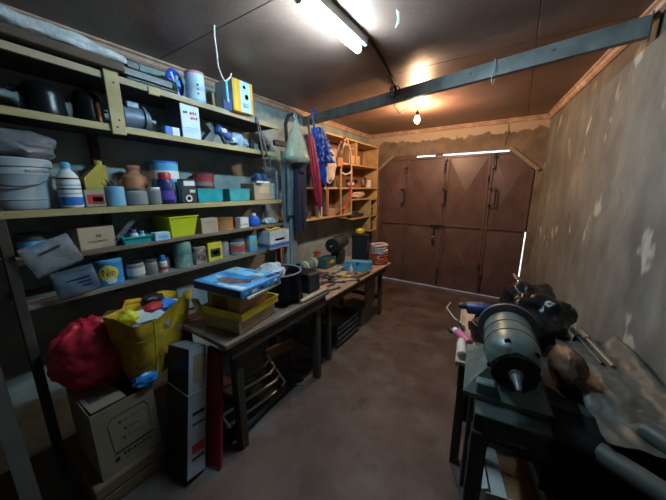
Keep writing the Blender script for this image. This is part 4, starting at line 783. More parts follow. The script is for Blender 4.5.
# ------------------------------------------------------------------ far workbench
Z2B = .70
t = thing('workbench', 'lower plywood-topped workbench covered with hand tools', 'bench', (-1.70, 2.66, 0))
bx('top_board', (0, 0, Z2B - .014), (.74, 1.52, .028), bench2_m, t, bev=.008)
bx('apron', (.32, 0, Z2B - .07), (.022, 1.4, .08), leg_m, t)
for x in (.30, -.30):
    for y in (-.63, .58): bx('leg', (x, y, (Z2B - .028) / 2), (.045, .045, Z2B - .028), leg_m, t)
bx('cross_rail', (0, .58, .25), (.56, .03, .05), leg_m, t); bx('cross_rail', (0, -.63, .25), (.56, .03, .05), leg_m, t)
def on2(x, y): return (x, y, Z2B + .0005)
t = thing('blue_toolbox', 'small light blue metal box on the plywood bench', 'box', on2(-1.53, 2.86), .32); bx('body', (0, 0, .05), (.33, .11, .10), mat('box_light_blue', (.12, .42, .68), .4, .2), t, bev=.004); bx('lid', (0, 0, .1075), (.334, .114, .014), MATS['box_light_blue'], t, bev=.003); bx('latch', (0, -.058, .09), (.03, .006, .03), navy_m, t)
t = thing('speaker_cabinet', 'tall black box standing behind the light blue box', 'box', on2(-1.62, 3.09), .25); bx('case', (0, 0, .2), (.19, .17, .40), black_m, t, bev=.005); bx('side_grille', (0, -.086, .2), (.15, .006, .34), blackmat_m, t)
tag(obj('yellow_sponge', blob(NB(), (0, 0, .035), (.06, .055, .04), .2, 2.5, 2, 3, flatz=-.034), yellow_m, loc=(-1.63, 3.08, Z2B + .4015)), 'yellow sponge on top of the tall black box', 'sponge')
def coil(label, c, r, n, m, tr=.017):
    t = thing('hose_coil', label, 'hose', c)
    for k in range(n): obj('turn', tube(NB(), [(r * (1 + .05 * math.sin(k * 2.1 + 2 * a)) * math.cos(a), r * math.sin(a), tr + 2 * tr * .93 * k + .004 * math.sin(3 * a + k)) for a in [i * PI / 12 for i in range(24)]], tr, 6, closed=True), m, t)
coil('red hose coil at the bottom of the stack on the bench end', on2(-1.45, 3.29), .10, 4, mat('hose_red', (.45, .10, .06), .45)); coil('pinkish white hose coil on top of the red one', (-1.45, 3.29, Z2B + .137), .098, 4, mat('hose_white', (.62, .48, .44), .45))
t = thing('bench_grinder', 'dark electric bench grinder with a black wheel behind the bench tools', 'grinder', on2(-1.92, 3.02), .2)
bx('pedestal', (0, 0, .09), (.14, .18, .18), dark_m, t, bev=.01); obj('motor', lathe(NB(), [(.03, -.15), (.08, -.13), (.095, -.05), (.095, .06), (.08, .13), (.03, .15)], (0, 0, .27), 18, Matrix.Rotation(-PI / 2, 3, 'X')), dark_m, t)
obj('wheel', lathe(NB(), [(.02, -.02), (.09, -.018), (.09, .018), (.02, .02)], (0, -.20, .27), 20, Matrix.Rotation(-PI / 2, 3, 'X')), blackmat_m, t); obj('spindle', lathe(NB(), [(.012, -.26), (.012, .25)], (0, 0, .27), 10, Matrix.Rotation(-PI / 2, 3, 'X')), chrome_m, t)
obj('wheel', lathe(NB(), [(.02, -.02), (.085, -.018), (.085, .018), (.02, .02)], (0, .20, .27), 20, Matrix.Rotation(-PI / 2, 3, 'X')), rust_m, t)
t = thing('pale_panel', 'pale beige panel leaning on the wall behind the plywood bench', 'panel', (-2.335, 2.55, Z2B + .001)); bx('panel', (0, 0, .20), (.014, .26, .40), cardpale_m, t); bx('batten', (.012, -.12, .2), (.012, .02, .4), offw_m, t)
t = thing('brick_post', 'red-brown timber offcut standing against the wall behind the bench', 'timber', (-2.29, 2.34, Z2B + .001)); obj('post', box(NB(), (0, 0, .19), (.08, .10, .38), bev=.006), redwood_m, t, smooth=0); bx('end_cap', (0, 0, .384), (.08, .1, .008), clay_m, t)
t = thing('long_stick', 'thin pale stick leaning diagonally against the wall', 'stick', (-2.06, 2.10, Z2B)); obj('stick', tube(NB(), [(0, 0, .006), (-.25, .25, .40)], .009, 6), cardpale_m, t); obj('grip', tube(NB(), [(0, 0, .006), (-.03, .03, .055)], .013, 6), leg_m, t)
t = thing('green_toolbag', 'green and grey tool roll behind the hand tools on the bench', 'tool bag', on2(-2.02, 2.50), .1)
obj('roll', lathe(NB(), [(.03, -.17), (.065, -.165), (.07, 0), (.065, .165), (.03, .17)], (0, 0, .071), 18, Matrix.Rotation(-PI / 2, 3, 'X')), mat('green_grey_cloth', (.12, .22, .19), .85, var=.3, bump=.3), t)
for y in (-.09, .09): obj('strap', lathe(NB(), [(.073, -.012), (.073, .012)], (0, y, .071), 18, Matrix.Rotation(-PI / 2, 3, 'X')), offw_m, t)
carton('teal_case', 'dark teal case with a yellow label beside the tool roll', 'case', -1.86, .14, 2.66, 2.88, Z2B, .13, mat('dark_teal', (.03, .12, .12), .5), seam=False, prints=[('r', .1, .6, .4, .3, yellow_m), ('r', -.25, .6, .2, .3, red_m)])
can('orange_can', 'small orange can on the bench behind the teal case', 'can', (-2.10, 2.80, Z2B), .045, .16, mat('can_orange', (.6, .22, .06), .45), lid=red_m)
# hand tools
def hammer(label, loc, rz, m=None):
    t = thing('hammer', label, 'hammer', loc, rz); obj('handle', tube(NB(), [(-.14, 0, .013), (.1, 0, .013)], .011, 8), m or cardpale_m, t); bx('head', (.115, 0, .0145), (.028, .10, .028), dark_m, t, bev=.004)
def pliers(label, loc, rz, m):
    t = thing('pliers', label, 'pliers', loc, rz)
    for s in (-1, 1): obj('handle', tube(NB(), [(-.12, s * .028, .008), (-.06, s * .022, .008), (0, s * .004, .008)], .007, 6), m, t); obj('jaw', tube(NB(), [(0, -s * .004, .01), (.03, s * .01, .01), (.06, s * .003, .01)], .008, 6), dark_m, t)
def wrench(label, loc, rz, l=.2):
    t = thing('wrench', label, 'wrench', loc, rz); bx('shank', (0, 0, .006), (l, .018, .009), steel_m, t, bev=.002)
    for s in (-1, 1): obj('jaw', prism(NB(), [(s * l / 2, -.018), (s * (l / 2 + .03), -.02), (s * (l / 2 + .03), -.008), (s * (l / 2 + .012), 0), (s * (l / 2 + .03), .008), (s * (l / 2 + .03), .02), (s * l / 2, .018)], .001, .013, 'z'), steel_m, t, smooth=0)
def chisel(label, loc, rz, m, l=.15):
    t = thing('chisel', label, 'chisel', loc, rz); obj('handle', lathe(NB(), [(.009, 0), (.014, .01), (.012, .09), (.009, .10)], (-.1, 0, .0145), 10, RY), m, t); bx('blade', (l / 2, 0, .0145), (l, .014, .005), steel_m, t, bev=.001)
hammer('claw hammer with a pale handle lying nearest the bench edge', on2(-1.42, 2.42), .9); hammer('hammer with a dark handle lying among the bench tools', on2(-1.72, 2.36), .2, leg_m)
pliers('pliers with brown grips on the plywood bench', on2(-1.58, 2.24), 1.3, rust_m); pliers('pliers with red grips near the tool roll', on2(-1.80, 2.52), .5, red_m); pliers('pliers with black grips beside the light blue box', on2(-1.45, 2.66), 1.9, black_m)
wrench('long steel wrench lying across the plywood bench', on2(-1.62, 2.47), .5, .24); wrench('short steel wrench near the bench corner', on2(-1.75, 2.12), 1.0, .14); wrench('medium steel wrench in front of the teal case', on2(-1.68, 2.66), 1.5, .17)
chisel('chisel with a yellow handle on the plywood bench', on2(-1.46, 2.56), .7, yellow_m); chisel('chisel with a white handle on the plywood bench', on2(-1.55, 2.60), 1.1, offw_m); chisel('chisel with a brown handle near the tool roll', on2(-1.86, 2.22), 1.2, redwood_m); chisel('long chisel with a dark handle at the wall side of the bench', on2(-1.90, 2.36), .3, leg_m, .2)
for i, (x, y, rz, l, m, lab) in enumerate(((-1.66, 2.16, .9, .3, rust_m, 'rusty steel rod lying by the near end of the plywood bench'), (-1.52, 2.30, .55, .26, dark_m, 'dark steel rod lying beside the brown-gripped pliers'), (-1.78, 2.28, 1.3, .32, steel_m, 'grey steel rod lying beside the dark-handled hammer'), (-1.41, 2.10, 1.2, .22, rust_m, 'short rusty rod near the front edge of the plywood bench'))):
    t = thing('steel_rod', lab, 'rod', on2(x, y), rz); obj('rod', tube(NB(), [(-l / 2, 0, .009), (l / 2, 0, .009)], .008, 6), m, t); obj('nut', lathe(NB(), [(.014, 0), (.014, .014)], (l / 2 - .03, 0, .0135), 6, RY), m, t)
t = thing('wood_block', 'long narrow wood block lying along the front of the plywood bench', 'timber', on2(-1.375, 2.665), 1.5); bx('block', (0, 0, .018), (.30, .05, .036), bench_m, t); bx('stripe', (.1, 0, .0365), (.03, .05, .001), dark_m, t, bev=0)
# more clutter on the far bench
t = thing('wire_tangle', 'tangle of thin dark wire among the hand tools on the plywood bench', 'wire', on2(-1.60, 2.36)); rr = random.Random(11)
for k in range(5):
    ph = rr.uniform(0, 6); sx = rr.uniform(.06, .12); sy = rr.uniform(.05, .1)
    obj('strand', tube(NB(), [(sx * math.cos(a + ph) + .03 * math.sin(2 * a), sy * math.sin(a) + .02 * k - .04, .032 + .012 * math.sin(3 * a + ph)) for a in [i * PI / 9 for i in range(18)]], .003, 5, closed=True), rust_m if k % 2 else dark_m, t)
t = thing('tape_roll', 'roll of pale tape lying near the teal case', 'tape', on2(-1.76, 2.76)); obj('roll', lathe(NB(), [(.025, 0), (.045, 0), (.045, .03), (.025, .03), (.025, 0)], (0, 0, 0), 20, cap=False), offw_m, t); obj('core', lathe(NB(), [(.022, 0), (.025, 0), (.025, .03), (.022, .03), (.022, 0)], (0, 0, 0), 20, cap=False), card_m, t)
bottle('glue_bottle', 'small white glue bottle with a yellow cap among the bench tools', on2(-1.55, 2.72), [(.018, 0), (.02, .004), (.02, .06), (.01, .075)], paper_m, yellow_m, [(.01, .073), (.008, .095), (.004, .105)])
t = thing('paint_brush', 'paint brush with a tan handle lying across the bench tools', 'brush', on2(-1.86, 2.10), .4); obj('handle', tube(NB(), [(-.13, 0, .012), (-.06, 0, .012), (0, 0, .012)], .009, 8, r2=.013), farboard_m, t); bx('ferrule', (.015, 0, .0125), (.035, .045, .018), chrome_m, t); bx('bristles', (.06, 0, .0125), (.06, .042, .014), dark_m, t)
t = thing('hand_saw', 'rusty hand saw lying flat at the wall side of the plywood bench', 'saw', on2(-1.96, 2.24), 1.35); obj('blade', prism(NB(), [(-.05, -.05), (.26, -.02), (.26, .0), (-.05, .035)], .004, .006, 'z'), rust_m, t, smooth=0); obj('handle', prism(NB(), [(-.13, -.05), (-.05, -.055), (-.04, .04), (-.12, .045), (-.14, .0)], 0, .02, 'z'), redwood_m, t, smooth=0)
for i, (x, y, rz, l, m, lab) in enumerate(((-1.70, 2.44, .1, .18, dark_m, 'short dark bolt rod lying across the long wrench'), (-1.48, 2.20, 1.6, .16, steel_m, 'short grey steel rod nearest the pale rod on the other bench'), (-1.84, 2.44, .75, .24, rust_m, 'rusty rod lying in front of the green tool roll'))):
    t = thing('steel_rod', lab, 'rod', on2(x, y), rz); obj('rod', tube(NB(), [(-l / 2, 0, .024), (l / 2, 0, .009)], .008, 6), m, t); obj('nut', lathe(NB(), [(.014, 0), (.014, .014)], (l / 2 - .03, 0, .012), 6, RY), m, t)
t = thing('slate_panel', 'blue-grey flat panel leaning behind the stack on the near workbench', 'panel', (-1.90, 1.08, ZB + .001), 0); obj('panel', box(NB(), (0, 0, .09), (.012, .34, .18), rot=Matrix.Rotation(-.15, 3, 'Y'), bev=.002), MATS['blue_grey_timber'], t, smooth=0); obj('edge', box(NB(), (-.0135, 0, .182), (.016, .34, .006), rot=Matrix.Rotation(-.15, 3, 'Y')), steel_m, t, smooth=0)
# under the far bench
for k in range(4):
    t = thing('steel_tray', 'black steel tray, %s of the tray stack under the plywood bench' % ('lowest', 'second from the floor', 'third from the floor', 'topmost')[k], 'tray', (-1.60, 2.45, .002 + k * .062), .03 * (k % 2), 'steel trays under the plywood bench')
    b = NB(); box(b, (0, 0, .004), (.36, .46, .006)); 
    for sx, sy, lx, ly in ((1, 0, .012, .46), (-1, 0, .012, .46), (0, 1, .36, .012), (0, -1, .36, .012)): box(b, (sx * .178, sy * .228, .028), (lx, ly, .05))
    obj('pan', b, dark_m, t, smooth=0); bx('lip', (.184, 0, .052), (.014, .47, .008), steel_m, t)
carton('grey_box', 'dusty grey box standing on the floor under the far bench end', 'box', -1.43, .3, 2.80, 3.08, 0, .22, mat('dusty_grey', (.12, .10, .09), .8))
t = thing('grey_slab', 'brownish flat panel leaning on the far bench leg', 'panel', (-1.43, 3.0, .226)); bx('panel', (0, 0, .16), (.02, .26, .32), bench_m, t); bx('edge', (0, 0, .322), (.024, .26, .006), leg_m, t)
t = thing('iron_weight', 'round iron weight lying between the two benches', 'weight', (-1.50, 2.08, 0)); obj('disc', lathe(NB(), [(.05, 0), (.075, .01), (.075, .05), (.05, .06)], (0, 0, 0), 18), dark_m, t); obj('ring', tube(NB(), [(.03 * math.cos(a), 0, .06 + .03 * abs(math.sin(a))) for a in [i * PI / 8 for i in range(9)]], .006, 6), steel_m, t)

# ------------------------------------------------------------------ foreground left: boxes and bags on the floor
t = thing('under_box', 'dark brown wooden crate on the floor under the open cardboard box', 'crate', (-1.82, .42, 0))
for z in (.04, .115):
    for sx in (-1, 1): bx('slat', (sx * .185, 0, z), (.014, .34, .065), carddark_m, t); bx('slat', (0, sx * .163, z), (.356, .014, .065), carddark_m, t)
bx('bottom', (0, 0, .006), (.35, .31, .012), carddark_m, t); bx('top_panel', (0, 0, .1505), (.37, .33, .006), carddark_m, t)
t = thing('open_box', 'open cardboard box with printed front carrying the red bag', 'box', (-1.835, .44, .1545))
w2, d2, hh = .145, .185, .40
cb = mat('box_kraft', (.30, .235, .16), .8, var=.12, scale=4, bump=.05)
for c, s in (((d2 - .003, 0, hh / 2), (.006, .29, hh)), ((-d2 + .003, 0, hh / 2), (.006, .29, hh)), ((0, w2 - .003, hh / 2), (.358, .006, hh)), ((0, -w2 + .003, hh / 2), (.358, .006, hh)), ((0, 0, .003), (.358, .278, .006))): bx('panel', c, s, cb, t, bev=0)
bx('flap', (.085, -.06, hh + .006), (.19, .15, .005), cb, t, bev=0, rot=Matrix.Rotation(math.radians(-4), 3, 'Y')); bx('flap', (-.10, 0, hh + .0045), (.16, .285, .005), cb, t, bev=0)
bx('flap', (.115, .115, hh + .012), (.12, .07, .005), cb, t, bev=0, rot=Matrix.Rotation(math.radians(14), 3, 'X'))
bx('inner_block', (0, 0, .19), (.33, .27, .36), blackmat_m, t, bev=0)  # black block filling the box below its flaps
tape = bx('printed_patch', (.06, -.09, hh + .0105), (.06, .045, .002), mat('print_grey_blue', (.07, .08, .11), .6), t, bev=0)
fx = d2 + .0008
bm_ = mat('faint_brown_ink', (.13, .09, .06), .8)
for y, z, s, wd in ((.02, .285, .018, .07), (.03, .23, .018, .05), (.03, .18, .018, .075)):
    smudge('faded_print', wd, s * .6, bm_, t, onx(fx, y, z), 6, int(z * 1000)); bx('bullet', (fx, y - wd / 2 - .018, z), (.001, .012, .012), ink_m, t, bev=0)
b = NB(); tube(b, [(fx, -.075, .13), (fx, -.085, .30), (fx, -.06, .335), (fx, .09, .335), (fx, .105, .30), (fx, .105, .16)], .0022, 4, flat=.3); obj('printed_line', b, bm_, t)
bx('printed_line', (fx, .02, .115), (.0015, .19, .01), ink_m, t, bev=0); smudge('faded_print', .14, .022, ink_m, t, onx(fx, .03, .085), 9, 5); smudge('faded_print', .12, .010, bm_, t, onx(fx, .02, .055), 8, 6); bx('printed_patch', (fx, -.07, .075), (.0015, .02, .025), ink_m, t, bev=0)
# red bag
t = thing('red_bag', 'crumpled red plastic bag resting on the open cardboard box', 'bag', (-1.94, .415, .5735))
redbag = mat('red_film', (.52, .025, .05), .35, var=.25, scale=6, bump=.5, bscale=11)
def rb():
    b = NB(); r = bmesh.ops.create_icosphere(b, subdivisions=5, radius=1)
    for v in r['verts']:
        d = v.co.copy(); a = math.atan2(d.y, d.x)
        kr = 1 - abs(mnoise.noise(d * 3.1 + Vector((1, 7, 3)))) * 2
        k = 1 + .07 * kr + .14 * mnoise.noise(d * 1.7 + Vector((3, 1, 2))) + .09 * math.sin(7 * a + 4 * d.z) * (.3 + .7 * abs(d.z)) * .6 + .05 * mnoise.noise(d * 6)
        q = Vector((d.x * .15 * k, d.y * .165 * k, d.z * .20 * k + .175))
        if q.z < 0: q.z = 0
        v.co = q
    return b
obj('bag', rb(), redbag, t, smooth=180)
obj('knot', blob(NB(), (.1, .13, .29), (.03, .035, .03), .4, 3, 2, 2), redbag, t)
# yellow shopping bag
t = thing('shopping_bag', 'yellow printed shopping bag stuffed with plastic and clothes', 'bag', (-1.785, .66, .574), math.radians(22))
ym = mat('shopping_yellow', (.58, .32, .02), .4, var=.3, scale=5, col2=(.76, .54, .04), bump=.15, bscale=14); layered(ym, (.35, .17, .03), 9, .57, .66)
def sbag(sc):
    def fn(u, v):
        # rounded rectangle section, tapering to a narrow base, soft creases
        a = u * 2 * PI; ca, sa = math.cos(a), math.sin(a); n = 4.
        q = (abs(ca) ** n + abs(sa) ** n) ** (-1 / n)
        w_ = .132 + .122 * v; d_ = .09 + .045 * v
        cr = .012 * mnoise.noise(Vector((ca * 3, sa * 3, v * 4)))
        z = v * (.40 + .035 * ca * sa + (.02 * math.sin(3 * a)))
        return Vector(((d_ * sc + cr) * q * ca, (w_ * sc + cr) * q * sa + .06 * v, z))
    return fn
b = NB(); sheet(b, sbag(1), 56, 16, 0); bmesh.ops.remove_doubles(b, verts=b.verts, dist=1e-4); lo = [e for e in b.edges if e.is_boundary and all(v.co.z < .01 for v in e.verts)]; bmesh.ops.holes_fill(b, edges=lo)
obj('body', b, ym, t, smooth=70)
for s in (-1, 1): obj('side_gusset', tube(NB(), [sbag(1.01)((.25 + s * .065) % 1, v / 10) for v in range(11)], .004, 5), mat('piping_yellow', (.8, .66, .08), .5), t)
obj('side_gusset', tube(NB(), [sbag(1.01)(.92, v / 10) for v in range(11)], .004, 5), MATS['piping_yellow'], t); obj('seam', tube(NB(), [sbag(1.004)((i / 56), .72) for i in range(57)], .0018, 5), ym, t)
for (u, v, sz, m) in ((.06, .52, .032, mat('flower_lilac', (.5, .48, .62), .6)), (.12, .54, .03, MATS['flower_lilac']), (.98, .78, .026, MATS['flower_lilac']), (.03, .3, .03, mat('flower_orange', (.7, .28, .05), .6)), (.94, .4, .035, MATS['flower_orange']), (.0, .16, .045, green_m), (.1, .13, .04, green_m)):
    p = sbag(1)(u, v); px = (sbag(1)((u + .01) % 1, v) - sbag(1)((u - .01) % 1, v)).normalized(); pz = (sbag(1)(u, v + .01) - sbag(1)(u, v - .01)).normalized(); n_ = px.cross(pz).normalized()
    b = NB(); 
    pts = [p + n_ * .004 + (px * math.cos(a) + pz * math.sin(a)) * sz * (.7 + .3 * math.cos(5 * a)) for a in [i * PI / 10 for i in range(20)]]
    b.faces.new([b.verts.new(q) for q in pts]); bmesh.ops.solidify(b, geom=b.faces[:], thickness=.0015); obj('flower_print', b, m, t, smooth=0)
obj('strap', tube(NB(), [(.05, -.12, .39), (.02, -.15, .45), (-.02, -.10, .47), (-.04, .0, .44), (-.05, .08, .40)], .016, 6, flat=.25), ym, t)
obj('goods', blob(NB(), (0, .06, .33), (.09, .19, .07), .25, 2, 3, 3), mat('clothes_white', (.62, .66, .70), .85, var=.2, bump=.3), t)
obj('goods', blob(NB(), (.05, .10, .37), (.05, .07, .045), .25, 2.4, 5, 3), blue_m, t); obj('goods', blob(NB(), (.03, .03, .395), (.045, .06, .025), .25, 2.4, 7, 3), red_m, t)
obj('goods', blob(NB(), (-.03, .08, .415), (.05, .075, .035), .3, 2.4, 4, 3), black_m, t); obj('goods', blob(NB(), (-.02, -.09, .37), (.05, .06, .04), .3, 2.4, 9, 3), lime_m, t)
tag(obj('blue_plastic', blob(NB(), (0, 0, .02), (.04, .06, .035), .3, 2.2, 4, 3), mat('blue_film2', (.03, .22, .66), .3, var=.4, bump=.4, bscale=12), loc=(-1.665, .56, .578)), 'crumpled blue plastic bag squeezed under the yellow shopping bag', 'bag')
t = thing('timber_prop', 'weathered grey timber plank leaning in the dark corner by the shelving', 'timber', (-1.72, .06, 0)); obj('plank', prism(NB(), [(-.03, 0), (.06, 0), (-.20, 1.15), (-.28, 1.15)], -.03, .03, 'y'), mat('weathered_wood', (.12, .105, .09), .85, var=.3, bump=.3, scale=5, stretch=(1, 1, .2)), t, smooth=0); bx('end_cap', (-.24, 0, 1.152), (.08, .06, .004), leg_m, t, bev=0)
t = thing('cardboard_strip', 'folded cardboard offcut standing behind the red bag', 'cardboard', (-2.02, .56, .5735)); obj('sheet', prism(NB(), [(-.09, 0), (.05, 0), (.08, .34), (-.02, .36), (-.1, .30)], -.004, .004, 'x'), carddark_m, t, smooth=0); bx('tape', (.006, .06, .28), (.002, .03, .12), lime_m, t, bev=0)

# ------------------------------------------------------------------ right side, set along the right wall (turned a little)
WZ = .1166
t = thing('grinder_stand', 'heavy dark steel stand carrying the polishing motor', 'stand', (.17, 1.39, 0), WZ)
stm = mat('stand_green_grey', (.055, .07, .07), .5, .35, var=.35, scale=7, bump=.2)
bx('top_plate', (0, 0, .79), (.50, .58, .02), stm, t, bev=.003)
for s in (-1, 1): bx('side_rail', (s * .235, -.07, .75), (.03, .42, .06), dark_m, t)
bx('front_rail', (0, -.275, .75), (.44, .03, .06), dark_m, t); bx('rear_rail', (0, .12, .75), (.44, .03, .06), dark_m, t)
for x in (-.225, .225):
    for y in (-.265, .11): bx('leg', (x, y, .36), (.06, .06, .72), dark_m, t, bev=.004)
bx('lower_rail', (0, -.265, .33), (.41, .03, .04), dark_m, t); bx('lower_rail', (-.225, -.08, .33), (.03, .33, .04), dark_m, t); bx('lower_rail', (0, .11, .33), (.41, .03, .04), dark_m, t)
# polishing motor
gm = mat('hammer_green', (.15, .20, .19), .38, .25, var=.25, scale=10, col2=(.22, .27, .25)); layered(gm, (.07, .07, .06), 8, .6, .72)
t = thing('polishing_motor', 'grey-green electric polishing motor with a tapered spindle', 'grinder', (.045, 1.34, .8005), WZ * .9)
AX = Matrix.Rotation(PI / 2, 3, 'X'); zc = .185      # lathe axis points towards -y
b = NB(); prism(b, [(-.165, -.17), (.13, -.17), (.13, .24), (-.165, .24)], 0, .022, 'z'); obj('base_plate', b, gm, t, smooth=0)
b = NB(); vs = []
for z, w_, l0, l1 in ((.022, .155, -.17, .16), (.06, .12, -.13, .13), (.12, .075, -.11, .11)): vs.append([b.verts.new((x * w_ - .01, y, z)) for x, y in ((-1, l0), (1, l0), (1, l1), (-1, l1))])
for A, B_ in zip(vs, vs[1:]):
    for i in range(4): b.faces.new((A[i], A[(i + 1) % 4], B_[(i + 1) % 4], B_[i]))
b.faces.new(vs[-1]); b.faces.new(list(reversed(vs[0]))); obj('pedestal', b, gm, t, smooth=0)
obj('stator', lathe(NB(), [(.08, -.15), (.10, -.145), (.10, -.06), (.104, -.058), (.104, -.05), (.10, -.048), (.10, .03), (.104, .032), (.104, .042), (.10, .044)], (0, 0, zc), 36, AX), gm, t)
eb = obj('end_bell', lathe(NB(), [(.101, .042), (.099, .085), (.088, .125), (.065, .155), (.045, .168), (.04, .19)], (0, 0, zc), 36, AX), gm, t)
for a in (.6, 1.9, 3.6, 5.2): obj('vent_hole', lathe(NB(), [(.012, 0), (.012, .012)], (.086 * math.cos(a), -.118, zc + .086 * math.sin(a)), 10, AX), black_m, eb)
obj('flange', lathe(NB(), [(.04, .185), (.072, .19), (.072, .215), (.03, .218)], (0, 0, zc), 24, AX), black_m, t)
obj('dust_collar', blob(NB(), (0, -.203, zc), (.080, .017, .080), .12, 3, 2, 3), mat('fluffy_black', (.02, .02, .022), .95, bump=.8, bscale=60), t)
sp = obj('spindle', lathe(NB(), [(.024, .21), (.024, .232), (.018, .236), (.016, .25), (.009, .31), (.005, .315)], (0, 0, zc), 16, AX), steel_m, t)
obj('rear_guard', lathe(NB(), [(.03, -.21), (.120, -.205), (.128, -.185), (.128, -.165), (.08, -.16)], (0, 0, zc), 32, AX), mat('guard_grey', (.12, .125, .125), .5, .3), t)
bx('switch_box', (-.085, -.14, .05), (.07, .05, .055), gm, t, bev=.006)
tag(obj('leather_sack', blob(NB(), (0, 0, .09), (.06, .11, .09), .14, 1.8, 3, 4, flatz=-.089, rz=.2), mat('brown_leather', (.10, .052, .032), .5, var=.3, bump=.25), loc=(.262, 1.46, .801)), 'rounded brown leather sack beside the polishing motor', 'sack')
t = thing('black_drape', 'black rag draped over the front edge of the steel stand', 'rag', (.27, 1.107, .803), WZ)
def drape(u, v):
    x = -.075 + .26 * u; s = v * .40
    y = .16 - s if s < .16 else -.012 - .006 * math.sin(9 * x * 3); z = .004 + .008 * mnoise.noise(Vector((x * 12, s * 12, 2))) + .008 if s < .16 else .008 - (s - .16)
    return Vector((x + .015 * math.sin(s * 14), y + .006 * mnoise.noise(Vector((x * 9, s * 9, 1))), z))
obj('cloth', sheet(NB(), drape, 18, 24, .004), blackmat_m, t, smooth=70)
# box on the floor under the stand
t = thing('open_white_box', 'open white carton with an orange-brown inside under the steel stand', 'box', (.12, 1.47, .0), .25)
wc = mat('white_card', (.60, .60, .58), .6, var=.08); oc = mat('orange_card2', (.42, .2, .10), .7)
bx('bottom', (0, 0, .004), (.26, .34, .008), oc, t, bev=0)
for c, s in (((-.13, 0, .12), (.006, .34, .24)), ((.13, 0, .12), (.006, .34, .24)), ((0, -.17, .12), (.26, .006, .24)), ((0, .17, .12), (.26, .006, .24))): bx('panel', c, s, wc, t, bev=0)
bx('insert', (.04, 0, .17), (.15, .32, .01), oc, t, bev=0); bx('insert', (-.075, 0, .19), (.09, .32, .012), wc, t, bev=0)
bx('flap', (-.15, 0, .245), (.06, .33, .004), wc, t, bev=0, rot=Matrix.Rotation(-.4, 3, 'Y')); bx('flap', (.15, 0, .235), (.06, .33, .004), oc, t, bev=0, rot=Matrix.Rotation(.5, 3, 'Y'))

# small table beyond the stand
t = thing('side_table', 'low wooden side table with a pale worn top along the right wall', 'table', (.06, 1.99, 0), WZ)
for i in range(3): bx('top_board', (-.195 + i * .2, 0, .705), (.196, .86, .024), mat('pale_table', (.46, .32, .22), .65, var=.3, bump=.15, stretch=(1, .25, 1), col2=(.6, .44, .32)), t)
bx('edge_strip', (-.297, 0, .70), (.012, .86, .035), cardpale_m, t); bx('apron', (0, -.40, .66), (.54, .02, .06), leg_m, t); bx('apron', (-.27, 0, .66), (.02, .8, .06), leg_m, t)
for x in (-.255, .255):
    for y in (-.38, .38): bx('leg', (x, y, .345), (.05, .05, .69), leg_m, t)
bx('shelf', (0, 0, .30), (.5, .74, .018), leg_m, t); bx('side_panel', (-.268, 0, .47), (.012, .70, .32), leg_m, t); bx('drawer_front', (-.14, -.405, .56), (.05, .015, .16), carddark_m, t)
carton('grey_carton', 'dusty dark carton on the lower shelf of the side table', 'box', .02, .2, 1.70, 1.95, .3095, .18, mat('dark_carton', (.08, .07, .065), .8), rz=WZ)
ZT = .7175
t = thing('angle_drill', 'dark blue power drill standing on the side table', 'drill', (-.125, 2.0, ZT), .2)
obj('motor_body', lathe(NB(), [(.02, -.09), (.042, -.08), (.045, .02), (.035, .06), (.02, .07)], (0, 0, .15), 16, Matrix.Rotation(math.radians(80), 3, 'Y') @ Matrix.Rotation(.3, 3, 'X')), navy_m, t); obj('grip', tube(NB(), [(0, 0, .14), (-.01, .01, .06), (-.02, .0, .01)], .026, 10), navy_m, t); bx('battery', (-.01, 0, .018), (.11, .08, .036), black_m, t, bev=.006); obj('chuck', lathe(NB(), [(.022, 0), (.024, .03), (.014, .05)], (-.09, .0, .155), 12, Matrix.Rotation(-PI / 2, 3, 'Y')), dark_m, t); obj('grey_ring', lathe(NB(), [(.047, 0), (.047, .012)], (.0, 0, .15), 16, Matrix.Rotation(math.radians(80), 3, 'Y')), steel_m, t)
t = thing('black_pot', 'round black plastic pot in front of the dark blue drill', 'pot', (-.085, 1.84, ZT)); obj('body', lathe(NB(), [(.055, 0), (.07, .02), (.082, .10), (.075, .125), (.05, .13)], (0, 0, 0), 22), black_m, t); obj('lid', lathe(NB(), [(.06, .128), (.06, .138), (.03, .145)], (0, 0, 0), 22), blackmat_m, t)
def lying_can(label, loc, rz, m, capm):
    t = thing('spray_can', label, 'spray can', loc, rz); obj('body', lathe(NB(), [(.02, -.07), (.026, -.066), (.026, .06), (.018, .072)], (0, 0, .0265), 14, RY), m, t); obj('cap', lathe(NB(), [(.018, .07), (.02, .072), (.02, .10), (.016, .104)], (0, 0, .0265), 14, RY), capm, t)
lying_can('white spray can lying on the near end of the side table', (-.175, 1.625, ZT), 1.75, offw_m, offw_m); lying_can('pink and white tube lying across the side table', (-.19, 1.77, ZT), 2.25, mat('pink', (.72, .16, .36), .4), paper_m)
t = thing('bent_wire', 'bent pale wire sticking up over the side table edge', 'wire', (-.26, 2.04, ZT)); obj('wire', tube(NB(), [(.05, -.05, .006), (-.03, .02, .01), (-.10, .07, .06), (-.085, .10, .085)], .005, 6), offw_m, t); obj('tip', tube(NB(), [(-.087, .098, .083), (-.08, .108, .095)], .006, 6), cardpale_m, t)
for i, (x, y, rz, lab) in enumerate(((-.275, 1.84, 2.0, 'black screwdriver lying at the edge of the side table'), (-.215, 1.93, 2.0, 'black screwdriver lying beside the black pot'))):
    t = thing('screwdriver', lab, 'screwdriver', (x, y, ZT), rz); obj('handle', lathe(NB(), [(.008, 0), (.013, .01), (.012, .07), (.007, .08)], (-.02, 0, .0135), 10, RY), black_m, t); obj('shaft', tube(NB(), [(.055, 0, .0135), (.16, 0, .012)], .004, 6), dark_m, t)
t = thing('black_bin_bag', 'big black bin bag of junk slumped on the side table by the wall', 'bag', (.155, 2.06, ZT))
